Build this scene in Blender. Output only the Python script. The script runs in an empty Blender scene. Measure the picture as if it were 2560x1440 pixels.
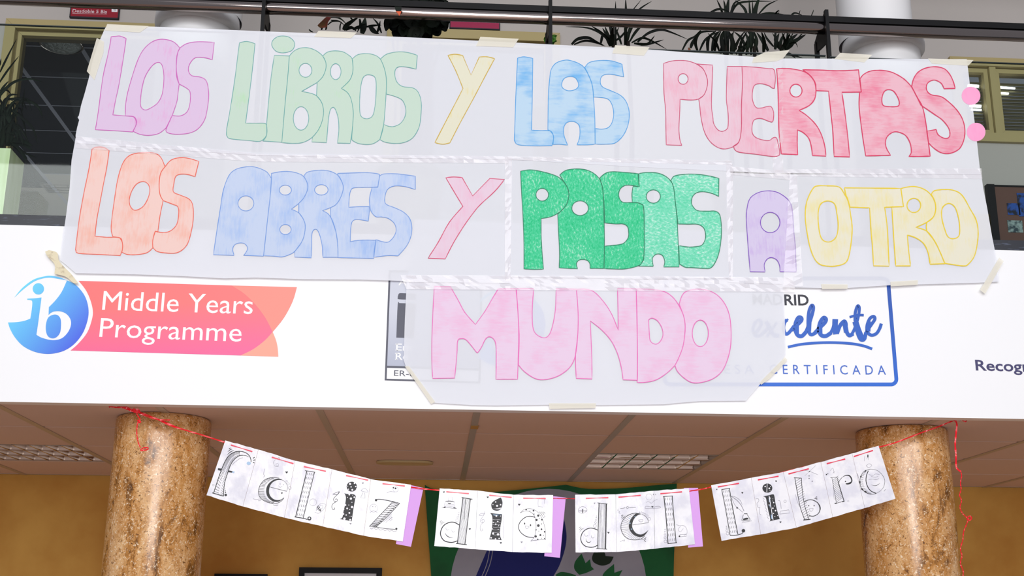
import bpy, bmesh, math, random
from mathutils import Vector, Matrix
from mathutils.geometry import tessellate_polygon

SC = bpy.context.scene
COL = SC.collection
random.seed(7)

# ------------------------------------------------------------------ camera
F, YAW, PITCH, ROLL = 3027.456, -0.06234111, 0.2735159, 0.00602187
ROT = (Matrix.Rotation(YAW, 3, 'Z') @ Matrix.Rotation(math.pi / 2 + PITCH, 3, 'X') @ Matrix.Rotation(ROLL, 3, 'Z'))
CAM = Vector((0, -4.9, 1.6))
cd = bpy.data.cameras.new('camera'); cam = bpy.data.objects.new('camera', cd); COL.objects.link(cam)
cd.sensor_width = 36; cd.lens = F / 2560 * 36
cam.matrix_world = Matrix.Translation(CAM) @ ROT.to_4x4()
cd.clip_start = 0.05; cd.clip_end = 100
SC.camera = cam

# ------------------------------------------------------------------ world, lights, exposure
SC.view_settings.view_transform = 'Standard'; SC.view_settings.look = 'None'
SC.view_settings.gamma = 1; SC.view_settings.use_curve_mapping = False
SC.view_settings.exposure = -0.04
w = bpy.data.worlds.new('world'); SC.world = w; w.use_nodes = True
bg = w.node_tree.nodes['Background']
bg.inputs[0].default_value = (0.86, 0.90, 1.0, 1); bg.inputs[1].default_value = 0.30

def area(name, loc, target, sx, sy, power, col=(1, 1, 1)):
    d = bpy.data.lights.new(name, 'AREA'); d.shape = 'RECTANGLE'; d.size = sx; d.size_y = sy
    d.energy = power; d.color = col
    o = bpy.data.objects.new(name, d); COL.objects.link(o); o.location = loc
    o.rotation_euler = (Vector(target) - Vector(loc)).to_track_quat('-Z', 'Y').to_euler()
    o['kind'] = 'helper'
    return o
area('hall_window_light', (0.2, -11.0, 3.0), (0.2, 0, 2.4), 3.4, 3.8, 425, (1, 0.985, 0.97))
area('clerestory_light', (0.3, -11.0, 6.3), (0.3, 0, 4.0), 13, 2.6, 760, (0.97, 0.985, 1.0))
area('skylight', (0, -4.5, 7.5), (0, -2.2, 2.0), 9, 2.0, 30, (0.9, 0.95, 1.0))

# ------------------------------------------------------------------ pixel rays and little helpers
def ray(x, y): return ROT @ Vector(((x - 1280) / F, -(y - 720) / F, -1))
def P(x, y, Y=0.0):
    d = ray(x, y); return CAM + d * ((Y - CAM.y) / d.y)
def PZ(x, y, Z):
    d = ray(x, y); return CAM + d * ((Z - CAM.z) / d.z)
FR = {'F': (0, 0, 1)}
for i in range(4):
    FR['T%d' % i] = (640 * i, 0, 3.6); FR['M%d' % i] = (640 * i, 350, 3.6)
    FR['B%d' % i] = (640 * i, 670, 3.6); FR['G%d' % i] = (640 * i, 1000, 3.2734)
FR.update({'K1': (500, 1080, 6.547), 'K2': (780, 1140, 5.76), 'K3': (1070, 1200, 7.111),
           'K4': (1420, 1200, 7.111), 'K5': (1770, 1140, 6.546), 'K6': (1980, 1100, 6.26)})
def pts(fr, s):
    """'x,y x,y! ...' measured in an enlarged view fr -> [(px, py, corner)] in the full picture"""
    ox, oy, k = FR[fr]; out = []
    for t in s.split():
        c = t.endswith('!'); x, y = t.rstrip('!').split(',')
        out.append((ox + float(x) / k, oy + float(y) / k, c))
    return out
def cr(p0, p1, p2, p3, t):
    return tuple(0.5 * (2 * p1[i] + (p2[i] - p0[i]) * t + (2 * p0[i] - 5 * p1[i] + 4 * p2[i] - p3[i]) * t * t
                        + (3 * p1[i] - p0[i] - 3 * p2[i] + p3[i]) * t ** 3) for i in (0, 1))
def smooth(p, closed=True, n=4):
    """Catmull-Rom through the points, broken at corners"""
    N = len(p); out = []
    if not closed:
        p = [(q[0], q[1], q[2]) for q in p]
        for i in range(N - 1):
            a = p[i - 1] if i > 0 and not p[i][2] else p[i]
            d = p[i + 2] if i + 2 < N and not p[i + 1][2] else p[i + 1]
            for j in range(n): out.append(cr(a, p[i], p[i + 1], d, j / n))
        out.append(p[-1][:2]); return out
    for i in range(N):
        b, c = p[i], p[(i + 1) % N]
        a = b if b[2] else p[i - 1]
        d = c if c[2] else p[(i + 2) % N]
        if b[2] and c[2]: out.append(b[:2]); continue
        for j in range(n): out.append(cr(a, b, c, d, j / n))
    return out
def ell(fr, cx, cy, rx, ry=None, n=24):
    ox, oy, k = FR[fr]; ry = ry or rx
    return [(ox + (cx + rx * math.cos(2 * math.pi * i / n)) / k, oy + (cy + ry * math.sin(2 * math.pi * i / n)) / k) for i in range(n)]

class MB:
    def __init__(s): s.v = []; s.f = []; s.m = []
    def add(s, vs, fs, mi=0):
        b = len(s.v); s.v += [Vector(q) for q in vs]
        s.f += [[b + i for i in f] for f in fs]; s.m += [mi] * len(fs)
    def box(s, x0, x1, y0, y1, z0, z1, mi=0):
        s.add([(x, y, z) for x in (x0, x1) for y in (y0, y1) for z in (z0, z1)],
              [(0, 1, 3, 2), (4, 6, 7, 5), (0, 4, 5, 1), (2, 3, 7, 6), (0, 2, 6, 4), (1, 5, 7, 3)], mi)
    def tube(s, path, r, n=8, mi=0, cap=True):
        path = [Vector(q) for q in path]; rs = r if isinstance(r, (list, tuple)) else [r] * len(path)
        vs = []; fs = []; prev = None
        for i, q in enumerate(path):
            t = (path[min(i + 1, len(path) - 1)] - path[max(i - 1, 0)]).normalized()
            if prev is None: u = t.orthogonal().normalized()
            else: u = (prev - t * prev.dot(t)).normalized()
            prev = u; v = t.cross(u)
            for j in range(n):
                a = 2 * math.pi * j / n; vs.append(q + (u * math.cos(a) + v * math.sin(a)) * rs[i])
        for i in range(len(path) - 1):
            for j in range(n):
                fs.append((i * n + j, i * n + (j + 1) % n, (i + 1) * n + (j + 1) % n, (i + 1) * n + j))
        if cap: fs.append(tuple(range(n))[::-1]); fs.append(tuple((len(path) - 1) * n + j for j in range(n)))
        s.add(vs, fs, mi)
    def lathe(s, prof, cx, cy, n=48, mi=0):
        vs = []; fs = []
        for r, z in prof:
            for j in range(n):
                a = 2 * math.pi * j / n; vs.append((cx + r * math.cos(a), cy + r * math.sin(a), z))
        for i in range(len(prof) - 1):
            for j in range(n): fs.append((i * n + j, i * n + (j + 1) % n, (i + 1) * n + (j + 1) % n, (i + 1) * n + j))
        s.add(vs, fs, mi)
    def sheet(s, loops, Y, th=0.0004, mi=0):
        """picture outlines (first the rim, then holes) as a thin plate standing in the plane y = Y"""
        L = [[P(q[0], q[1], Y) for q in lp] for lp in loops]
        flat = [q for lp in L for q in lp]; n = len(flat)
        tri = tessellate_polygon([[Vector((q.x, q.z, 0)) for q in lp] for lp in L])
        fs = []
        for a, b, c in tri:
            if (flat[b] - flat[a]).cross(flat[c] - flat[a]).y > 0: a, c = c, a
            fs.append((a, b, c)); fs.append((n + c, n + b, n + a))
        o = 0
        for lp in L:
            k = len(lp)
            for i in range(k): fs.append((o + i, o + (i + 1) % k, n + o + (i + 1) % k, n + o + i))
            o += k
        s.add(flat + [q + Vector((0, th, 0)) for q in flat], fs, mi)
    def line(s, path, w, Y, closed=False, mi=0, taper=False, wob=0):
        """drawn stroke of w picture pixels along a picture path in the plane y = Y"""
        path = [q[:2] for q in path]
        if closed: path = path + [path[0]]
        if len(path) < 2: return
        vs = []; N = len(path)
        for i, q in enumerate(path):
            a = path[i - 1] if i else (path[-2] if closed else path[0]); b = path[i + 1] if i < N - 1 else (path[1] if closed else path[-1])
            dx, dy = b[0] - a[0], b[1] - a[1]; l = math.hypot(dx, dy) or 1
            ww = w * (1 + wob * (random.random() - .5))
            if taper: t = i / (N - 1); ww *= max(0.15, min(1, 2.6 * min(t, 1 - t) + .1))
            nx, ny = -dy / l * ww / 2, dx / l * ww / 2
            vs += [P(q[0] + nx, q[1] + ny, Y), P(q[0] - nx, q[1] - ny, Y)]
        s.add(vs, [(2 * i, 2 * i + 1, 2 * i + 3, 2 * i + 2) for i in range(N - 1)], mi)
    def build(s, name, mats, parent=None, smooth_=False, **props):
        me = bpy.data.meshes.new(name)
        off = parent.matrix_world.translation if parent else Vector()
        off = Vector(parent['_w']) if parent else Vector()
        me.from_pydata([v - off for v in s.v], [], s.f)
        mats = mats if isinstance(mats, (list, tuple)) else [mats]
        for m in mats: me.materials.append(m)
        for i, p in enumerate(me.polygons):
            p.material_index = s.m[i]; p.use_smooth = smooth_
        me.update()
        o = bpy.data.objects.new(name, me); COL.objects.link(o)
        if parent: o.parent = parent
        o['_w'] = tuple(off)
        for k, v in props.items(): o[k] = v
        return o
def thing(name, label, cat, loc, group=None):
    o = bpy.data.objects.new(name, None); COL.objects.link(o); o.location = loc; o['_w'] = tuple(loc)
    o.empty_display_size = .1
    o['label'] = label; o['category'] = cat
    if group: o['group'] = group
    return o
def quad(a, b, c, d): return [a, b, c, d]

# ------------------------------------------------------------------ materials
def lin(c): return tuple(((v / 255) / 12.92 if v <= 10 else ((v / 255 + .055) / 1.055) ** 2.4) for v in c) + (1,)
def nt(name):
    m = bpy.data.materials.new(name); m.use_nodes = True
    return m, m.node_tree, m.node_tree.nodes['Principled BSDF']
def mat(name, c, rough=.6, metal=0, spec=.5, bump=None, vary=None, alpha=None, scale=(1, 1, 1)):
    m, t, b = nt(name); b.inputs['Base Color'].default_value = lin(c)
    b.inputs['Roughness'].default_value = rough; b.inputs['Metallic'].default_value = metal
    b.inputs['Specular IOR Level'].default_value = spec
    tc = t.nodes.new('ShaderNodeTexCoord'); mp = t.nodes.new('ShaderNodeMapping')
    t.links.new(tc.outputs['Object'], mp.inputs[0]); mp.inputs['Scale'].default_value = scale
    if vary:      # (second colour, noise scale, low, high)
        n = t.nodes.new('ShaderNodeTexNoise'); n.inputs['Scale'].default_value = vary[1]; n.inputs['Detail'].default_value = 5
        r = t.nodes.new('ShaderNodeValToRGB'); r.color_ramp.elements[0].color = lin(c); r.color_ramp.elements[1].color = lin(vary[0])
        r.color_ramp.elements[0].position = vary[2]; r.color_ramp.elements[1].position = vary[3]
        t.links.new(mp.outputs[0], n.inputs['Vector']); t.links.new(n.outputs['Fac'], r.inputs[0]); t.links.new(r.outputs[0], b.inputs['Base Color'])
    if bump:
        n = t.nodes.new('ShaderNodeTexNoise'); n.inputs['Scale'].default_value = bump[0]; n.inputs['Detail'].default_value = 4
        u = t.nodes.new('ShaderNodeBump'); u.inputs['Strength'].default_value = bump[1]; u.inputs['Distance'].default_value = bump[2] if len(bump) > 2 else .01
        t.links.new(mp.outputs[0], n.inputs['Vector']); t.links.new(n.outputs['Fac'], u.inputs['Height']); t.links.new(u.outputs[0], b.inputs['Normal'])
    if alpha is not None: b.inputs['Alpha'].default_value = alpha
    return m
def crayon(name, c, c2, horiz=False, sc=1.0, lo=.42, hi=.75, alpha=.93, c3=None, grain=False):
    """pencil colouring: long streaks of the strong colour over the pale one"""
    c = tuple(v + (w_ - v) * (.28 if alpha < 1 else 0) for v, w_ in zip(c, (226, 230, 240))); c2 = tuple(v + (w_ - v) * (.22 if alpha < 1 else 0) for v, w_ in zip(c2, (226, 230, 240))); hi = lo + (.22 if alpha < 1 else hi - lo)
    m, t, b = nt(name); b.inputs['Roughness'].default_value = .75; b.inputs['Specular IOR Level'].default_value = .2
    tc = t.nodes.new('ShaderNodeTexCoord')
    mp = t.nodes.new('ShaderNodeMapping'); mp.inputs['Scale'].default_value = (14 * sc, 1, 90 * sc) if horiz else (90 * sc, 1, 14 * sc)
    mp.inputs['Rotation'].default_value = (0, .12, 0)
    if grain: mp.inputs['Scale'].default_value = (110, 1, 62) if not horiz else (62, 1, 100); mp.inputs['Rotation'].default_value = (0, .7, 0)
    n = t.nodes.new('ShaderNodeTexNoise'); n.inputs['Scale'].default_value = 1.2; n.inputs['Detail'].default_value = 6; n.inputs['Roughness'].default_value = .65
    n2 = t.nodes.new('ShaderNodeTexNoise'); n2.inputs['Scale'].default_value = 9; n2.inputs['Detail'].default_value = 3
    ad = t.nodes.new('ShaderNodeMath'); ad.operation = 'MULTIPLY_ADD'; ad.inputs[1].default_value = .45
    mu = t.nodes.new('ShaderNodeMath'); mu.operation = 'MULTIPLY'; mu.inputs[1].default_value = .25 if grain else .62
    if grain: ad.inputs[1].default_value = .85
    r = t.nodes.new('ShaderNodeValToRGB'); r.color_ramp.elements[0].color = lin(c); r.color_ramp.elements[1].color = lin(c2)
    r.color_ramp.elements[0].position = lo; r.color_ramp.elements[1].position = hi
    if c3:
        e = r.color_ramp.elements.new(0.0); e.color = lin(c3); r.color_ramp.elements[0].position = lo - .16
    L = t.links.new
    L(tc.outputs['Object'], mp.inputs[0]); L(mp.outputs[0], n.inputs['Vector']); L(tc.outputs['Object'], n2.inputs['Vector'])
    L(n2.outputs['Fac'], mu.inputs[0]); L(n.outputs['Fac'], ad.inputs[0]); L(mu.outputs[0], ad.inputs[2]); L(ad.outputs[0], r.inputs[0])
    L(r.outputs[0], b.inputs['Base Color']); b.inputs['Alpha'].default_value = alpha
    return m
def glassy(name, tint, gloss, rough=.02, bump=None):
    m = bpy.data.materials.new(name); m.use_nodes = True; t = m.node_tree; t.nodes.clear()
    o = t.nodes.new('ShaderNodeOutputMaterial'); mx = t.nodes.new('ShaderNodeMixShader')
    tr = t.nodes.new('ShaderNodeBsdfTransparent'); tr.inputs[0].default_value = tint
    g = t.nodes.new('ShaderNodeBsdfGlossy'); g.inputs['Roughness'].default_value = rough
    mx.inputs[0].default_value = gloss; L = t.links.new
    L(tr.outputs[0], mx.inputs[1]); L(g.outputs[0], mx.inputs[2]); L(mx.outputs[0], o.inputs[0])
    if bump:
        tc = t.nodes.new('ShaderNodeTexCoord'); mp = t.nodes.new('ShaderNodeMapping'); mp.inputs['Scale'].default_value = bump[3]
        n = t.nodes.new('ShaderNodeTexNoise'); n.inputs['Scale'].default_value = bump[0]; n.inputs['Detail'].default_value = 3
        n.inputs['Distortion'].default_value = 1.5
        u = t.nodes.new('ShaderNodeBump'); u.inputs['Strength'].default_value = bump[1]; u.inputs['Distance'].default_value = bump[2]
        L(tc.outputs['Object'], mp.inputs[0]); L(mp.outputs[0], n.inputs['Vector']); L(n.outputs['Fac'], u.inputs['Height']); L(u.outputs[0], g.inputs['Normal'])
    return m
def flat_print(name, c, c2=None, a=None, bb=None):
    """printed vinyl; a printed colour gradient from world point a to bb when c2 is given"""
    m, t, b = nt(name); b.inputs['Base Color'].default_value = lin(c); b.inputs['Roughness'].default_value = .45
    if c2:
        g = t.nodes.new('ShaderNodeNewGeometry'); sb = t.nodes.new('ShaderNodeVectorMath'); sb.operation = 'SUBTRACT'; sb.inputs[1].default_value = a
        d = Vector(bb) - Vector(a); dt = t.nodes.new('ShaderNodeVectorMath'); dt.operation = 'DOT_PRODUCT'; dt.inputs[1].default_value = d / d.length_squared
        r = t.nodes.new('ShaderNodeValToRGB'); r.color_ramp.elements[0].color = lin(c); r.color_ramp.elements[1].color = lin(c2)
        L = t.links.new; L(g.outputs['Position'], sb.inputs[0]); L(sb.outputs[0], dt.inputs[0]); L(dt.outputs['Value'], r.inputs[0]); L(r.outputs[0], b.inputs['Base Color'])
    return m

M = {}
M['white'] = mat('white_panel', (243, 244, 247), .5, bump=(160, .04, .002))
M['wall_up'] = mat('upper_wall_paint', (186, 180, 177), .8, bump=(120, .05))
M['ochre'] = mat('ochre_wall_wash', (222, 174, 86), .75, vary=((190, 132, 50), 2.2, .35, .7), bump=(40, .05))
M['tile'] = mat('ceiling_tile_board', (222, 198, 187), .85, bump=(300, .15, .001))
M['tee'] = mat('ceiling_grid_metal', (188, 178, 168), .4, .2)
M['black'] = mat('black_steel', (8, 7, 10), .5, spec=.2)
M['chrome'] = mat('polished_dark_tube', (160, 148, 144), .12, 1)
M['granite'] = mat('black_granite', (22, 25, 38), .35, vary=((80, 88, 110), 18, .58, .75), scale=(1, 1, 5))
M['column'] = mat('white_column_gloss', (225, 224, 226), .35)
M['cream'] = mat('cream_frame_paint', (176, 160, 112), .55)
M['creamd'] = mat('frame_rebate', (120, 104, 66), .6)
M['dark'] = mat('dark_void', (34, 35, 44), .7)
M['plenum'] = mat('black_plenum', (8, 7, 8), .9)
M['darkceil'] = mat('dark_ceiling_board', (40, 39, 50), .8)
M['greyline'] = mat('pale_grid_line', (196, 196, 210), .6)
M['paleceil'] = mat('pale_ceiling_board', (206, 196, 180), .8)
M['olive'] = mat('olive_wall_paint', (150, 142, 100), .8)
M['leaf'] = mat('dark_leaf', (9, 13, 11), .7, spec=.25, vary=((16, 30, 15), 8, .4, .7))
M['leaf_green'] = mat('green_leaf', (60, 110, 30), .5)
M['orange'] = mat('orange_leaf_tip', (205, 80, 25), .5)
M['ochretip'] = mat('withered_leaf', (110, 70, 25), .6, vary=((150, 50, 40), 30, .4, .6))
M['planter'] = mat('planter_metal', (200, 212, 160), .35, .1, vary=((232, 238, 206), 3, .4, .65), scale=(6, 6, .6))
M['soil'] = mat('soil', (40, 30, 22), .9)
M['signred'] = mat('sign_red', (150, 10, 38), .4)
M['signpink'] = mat('sign_magenta', (158, 26, 74), .4)
M['signwhite'] = mat('sign_lettering', (226, 206, 214), .5)
M['glass'] = glassy('balustrade_glass', (.90, .95, .925, 1), .022)
M['glassedge'] = mat('glass_edge', (30, 42, 44), .3)
M['pane'] = glassy('window_pane', (.75, .75, .78, 1), .012)
M['paper'] = mat('banner_paper', (246, 248, 255), .7, spec=.25, bump=(5, .16, .03), alpha=.57)
M['ptape'] = mat('masking_tape', (246, 242, 228), .7, bump=(60, .2, .002), alpha=.5)
M['ctape'] = mat('clear_tape', (255, 250, 255), .09, spec=.9, alpha=.30)
M['card'] = mat('laminated_card', (244, 244, 250), .22, spec=.5, bump=(14, .22, .01), vary=((226, 226, 238), 13, .46, .60))
M['lilac'] = mat('lilac_card', (222, 165, 240), .6)
M['ink'] = mat('ink', (14, 14, 22), .5)
M['inkgrey'] = mat('pencil_grey', (150, 148, 160), .6)
M['inkblue'] = mat('pale_blue_wash', (170, 200, 232), .5)
M['cardwhite'] = mat('card_white_dot', (240, 240, 246), .5)
M['ribbon'] = mat('red_ribbon', (235, 12, 34), .3, spec=.6)
M['stitch'] = mat('red_ribbon_under_film', (232, 22, 70), .3)
M['hook'] = mat('hook_metal', (190, 190, 200), .2, 1)
M['louvre'] = mat('louvre_aluminium', (200, 190, 182), .08, 1)
M['lampcream'] = mat('oval_lamp_rim', (196, 176, 130), .5)
M['lampglass'] = mat('oval_lamp_cover', (160, 120, 70), .3)
M['floor'] = mat('floor_tile', (188, 160, 146), .4)

# ------------------------------------------------------------------ setting: floor, slab, lower ceiling, walls
ZC = 2.461                                     # underside of the lower ceiling
YB = 2.50                                      # lower back wall
YU = 2.40                                      # upper back wall
b = MB(); b.box(-7, 7.5, -13, 6, -.1, 0); b.build('floor', M['floor'], kind='structure')
b = MB(); b.box(-7, 7.5, .06, YB + .3, 2.56, 3.2); b.build('ceiling', M['plenum'], kind='structure')
ceil = bpy.data.objects['ceiling']
XL = [-.482 + .65 * k for k in range(-5, 9)]
YL = [.037, .657, 1.257, 1.877, YB]
skip = {(-2.432, 1.257): 1, (.818, 1.257): 1}
tile_me = {}
lum_cells = []
for i in range(len(XL) - 1):
    for j in range(4):
        x0, x1, y0, y1 = XL[i] + .008, XL[i + 1] - .008, YL[j] + .009, YL[j + 1] - .009
        if j == 2 and (abs(XL[i] + 2.432) < .01 or abs(XL[i] - .818) < .01):
            lum_cells.append((x0, x1, y0, y1)); continue
        if j not in tile_me:
            t = MB(); hx, hy = (x1 - x0) / 2, (y1 - y0) / 2
            t.add([(-hx, -hy, .006), (hx, -hy, .006), (hx, hy, .006), (-hx, hy, .006), (-hx, -hy, .003), (hx, -hy, .003), (hx, hy, .003), (-hx, hy, .003),
                   (-hx + .006, -hy + .006, 0), (hx - .006, -hy + .006, 0), (hx - .006, hy - .006, 0), (-hx + .006, hy - .006, 0)],
                  [(0, 1, 2, 3), (0, 4, 5, 1), (1, 5, 6, 2), (2, 6, 7, 3), (3, 7, 4, 0), (4, 8, 9, 5), (5, 9, 10, 6), (6, 10, 11, 7), (7, 11, 8, 4), (8, 11, 10, 9)])
            o = t.build('ceiling_tile', M['tile'], ceil); tile_me[j] = o.data
        else:
            o = bpy.data.objects.new('ceiling_tile', tile_me[j]); COL.objects.link(o); o.parent = ceil
        o.location = ((x0 + x1) / 2, (y0 + y1) / 2, ZC + random.uniform(0, .0015))
for x in XL:
    b = MB(); b.box(x - .015, x + .015, .02, YB - .005, ZC - .003, ZC + .004); b.box(x - .002, x + .002, .04, YB - .005, ZC + .004, ZC + .04)
    b.build('ceiling_grid_bar', M['tee'], ceil)
for y, wd in ((.030, .016), (YB - .014, .024)):
    b = MB(); b.box(-3.7, 5.3, y - wd / 2, y + wd / 2, ZC - .001, ZC + .012); b.build('ceiling_edge_trim', M['tee'], ceil)
q = PZ(1186, 1070, ZC - .004)
b = MB(); b.box(q.x - .017, q.x + .017, q.y - .06, q.y + .03, ZC - .0045, ZC - .0035); b.build('tape_scrap', mat('ochre_tape', (196, 150, 70), .5), ceil, label='small ochre tape scrap on a grid bar')

b = MB(); b.box(-7, 7.5, 0, .06, 2.457, 3.2); b.build('balcony_fascia', M['white'], kind='structure')
b = MB(); b.box(-7, 7.5, .002, .14, 3.2, 3.247); b.build('trim_1', M['granite'], kind='structure')
b = MB(); b.box(-7, 7.5, YB, YB + .15, 0, 2.56); b.build('wall_back', M['ochre'], kind='structure')
b = MB(); b.box(-7, 7.5, .14, 13, 3.10, 3.205); b.build('upper_floor', M['tee'], kind='structure')
b = MB(); b.box(-7, 7.5, .4, YU + .12, 6.0, 6.2); b.build('ceiling_upper', M['wall_up'], kind='structure')

# upper wall with its door openings and window
d1l, d1r, d1t = P(18, 60, YU).x, P(455, 60, YU).x, P(20, 51, YU).z
d2l, d2r, d2t = P(968, 85, YU).x, P(1399, 90, YU).x, P(1300, 84, YU).z
wl, wr, wb, wt = P(2380, 250, YU).x, P(2905, 250, YU).x, P(2560, 360, YU).z, P(2560, 152, YU).z
b = MB()
for x0, x1, z0, z1 in ((-7, d1l, 3.2, 6.0), (d1l, d1r, d1t, 6.0), (d1r, d2l, 3.2, 6.0), (d2l, d2r, d2t, 6.0), (d2r, wl, 3.2, 6.0),
                       (wl, wr, 3.2, wb), (wl, wr, wt, 6.0), (wr, 7.5, 3.2, 6.0)):
    b.box(x0, x1, YU, YU + .12, z0, z1)
b.build('wall_upper', M['wall_up'], kind='structure')

def frame(mb, x0, x1, z0, z1, y0, y1, w, bottom=True, mi=0):
    """mitred casing round an opening"""
    a = [(x0, z0), (x0, z1), (x1, z1), (x1, z0)]; ww = w
    i_ = [(x0 + ww, z0 + (ww if bottom else 0)), (x0 + ww, z1 - ww), (x1 - ww, z1 - ww), (x1 - ww, z0 + (ww if bottom else 0))]
    for k in range(4 if bottom else 3):
        p, q = a[k], a[(k + 1) % 4]; r, s = i_[(k + 1) % 4], i_[k]
        g = .0008
        v = [(p[0], y0, p[1]), (q[0], y0, q[1]), (r[0], y0, r[1]), (s[0], y0, s[1]), (p[0], y1, p[1]), (q[0], y1, q[1]), (r[0], y1, r[1]), (s[0], y1, s[1])]
        c = sum((Vector(t) for t in v[:4]), Vector()) / 4
        mb.add([Vector(t) + Vector(((c.x - t[0]) * g, 0, (c.z - t[2]) * g)) for t in v],
               [(0, 3, 2, 1), (4, 5, 6, 7), (0, 1, 5, 4), (1, 2, 6, 5), (2, 3, 7, 6), (3, 0, 4, 7)], mi)

def door(name, x0, x1, z1):
    b = MB(); frame(b, x0, x1, 3.2, z1, YU - .03, YU + .12, .065, bottom=False)
    o = b.build(name, M['cream'], kind='structure')
    b = MB(); frame(b, x0 + .065, x1 - .065, 3.2, z1 - .065, YU + .01, YU + .10, .014, bottom=False); b.build('door_rebate', M['creamd'], o)
    b = MB(); frame(b, x0 + .079, x1 - .079, 3.21, z1 - .079, YU - .002, YU + .09, .024); b.build('door_leaf_frame', M['cream'], o)
    b = MB(); b.box(x0 + .103, x1 - .103, YU + .04, YU + .046, 3.235, z1 - .103); b.build('door_pane', M['pane'], o)
    return o
door('door_1', d1l, d1r, d1t); door('door_2', d2l, d2r, d2t)

# window: casing, mullion, two sashes with panes, blinds behind
b = MB(); frame(b, wl, wr, wb, wt, YU - .03, YU + .12, .062)
win = b.build('window_1', M['cream'], kind='structure')
mx = P(2486, 250, YU).x
b = MB(); b.box(mx - .022, mx + .022, YU - .02, YU + .09, wb + .063, wt - .063); b.build('mullion', M['cream'], win)
for x0, x1 in ((wl + .066, mx - .024), (mx + .024, wr - .066)):
    b = MB(); frame(b, x0, x1, wb + .066, wt - .066, YU + .005, YU + .08, .03); s = b.build('sash', M['cream'], win)
    b = MB(); b.box(x0 + .031, x1 - .031, YU + .04, YU + .045, wb + .098, wt - .098); b.build('window_pane', M['pane'], s)
    n = 15
    for k in range(n):
        z = wb + .11 + k * (wt - wb - .25) / n
        b = MB(); b.add([(x0 + .034, YU + .055, z), (x1 - .034, YU + .055, z), (x1 - .034, YU + .075, z + .028), (x0 + .034, YU + .075, z + .028),
                        (x0 + .034, YU + .057, z - .001), (x1 - .034, YU + .057, z - .001), (x1 - .034, YU + .077, z + .027), (x0 + .034, YU + .077, z + .027)],
                       [(0, 1, 2, 3), (7, 6, 5, 4), (0, 4, 5, 1), (2, 6, 7, 3)])
        b.build('blind_slat', M['olive'], s)
em, t_, pb = nt('reflection_glow'); pb.inputs['Emission Color'].default_value = (1, 1, 1, 1); pb.inputs['Emission Strength'].default_value = 5  # glowing bars added at the panes to imitate lamp reflections in the glass
for k, (a, c_, lab) in enumerate((((2484, 217), (2537, 221), 'longer white glowing lamp reflection in the right window pane, upper one'),
                                 ((2487, 232), (2521, 234), 'shorter glowing lamp reflection just below the long one in the right window pane'),
                                 ((2420, 214), (2446, 216), 'glowing lamp reflection above the upper pink dot in the left window pane'),
                                 ((2425, 264), (2452, 266), 'thick glowing lamp reflection under the upper pink dot'),
                                 ((2428, 274), (2453, 275), 'lowest glowing lamp reflection in the left window pane'))):
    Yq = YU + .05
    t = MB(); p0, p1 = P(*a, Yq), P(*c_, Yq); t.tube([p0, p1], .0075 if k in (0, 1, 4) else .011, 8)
    o = t.build('reflection_bar', em); o['label'] = lab; o['category'] = 'lamp'; o['group'] = 'glowing lamp reflections in the window'

# room behind the left door: its dark grid ceiling, paler far end
HZ = 6.5
room = None
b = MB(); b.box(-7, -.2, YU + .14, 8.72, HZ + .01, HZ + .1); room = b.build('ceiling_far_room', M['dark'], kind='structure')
ys = [PZ(150, y, HZ).y for y in (60, 117, 193, 264, 327, 383, 435, 483, 527, 566, 600)]
xs = [PZ(57, 172, HZ).x, PZ(201, 115, HZ).x]
xp = xs[1] - xs[0]
xs = [xs[0] - xp, xs[0], xs[1], xs[1] + xp]
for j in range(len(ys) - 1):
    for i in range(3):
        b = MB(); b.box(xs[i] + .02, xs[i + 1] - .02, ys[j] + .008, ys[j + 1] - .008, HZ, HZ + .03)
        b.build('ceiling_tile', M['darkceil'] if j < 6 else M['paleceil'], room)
for y in ys:
    b = MB(); b.box(xs[0], xs[-1], y - .008, y + .008, HZ - .003, HZ + .02); b.build('ceiling_grid_bar', M['greyline'], room)
for x in xs:
    b = MB(); b.box(x - .02, x + .02, ys[0], ys[-1], HZ - .004, HZ + .02); b.build('ceiling_grid_bar', M['greyline'], room)
b = MB(); b.box(-7, -.2, ys[6] + .1, ys[-1] + .3, HZ + .03, HZ + .12); b.build('ceiling_backing', M['paleceil'], room)
p0, p1 = P(-40, 452, 8.9), P(93, 534, 8.9)
b = MB(); b.box(p0.x, P(93, 500, 8.9).x, 8.9, 9.3, 3.2, p0.z); b.build('wall_far_room_side', M['olive'], kind='structure')
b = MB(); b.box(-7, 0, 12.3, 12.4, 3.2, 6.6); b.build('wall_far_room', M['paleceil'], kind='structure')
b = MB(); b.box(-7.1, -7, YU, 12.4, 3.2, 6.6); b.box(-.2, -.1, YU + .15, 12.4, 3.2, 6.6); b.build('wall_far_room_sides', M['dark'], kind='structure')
q = PZ(152, 112, HZ - .03)
t = thing('round_ceiling_lamp', 'round glassy ceiling lamp seen through the left door pane', 'lamp', (q.x, q.y, HZ - .03))
b = MB(); b.lathe([(.0, HZ - .012), (.19, HZ - .012), (.19, HZ - .03), (.175, HZ - .034), (.17, HZ - .02)], q.x, q.y, 32); b.build('lamp_rim', M['louvre'], t, True)
b = MB(); b.lathe([(.17, HZ - .02), (.15, HZ - .045), (.09, HZ - .06), (.0, HZ - .065)], q.x, q.y, 32)
b.build('lamp_cover', mat('ribbed_lamp_glass', (190, 196, 190), .25, .2, bump=(30, .9, .03)), t, True)
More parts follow.
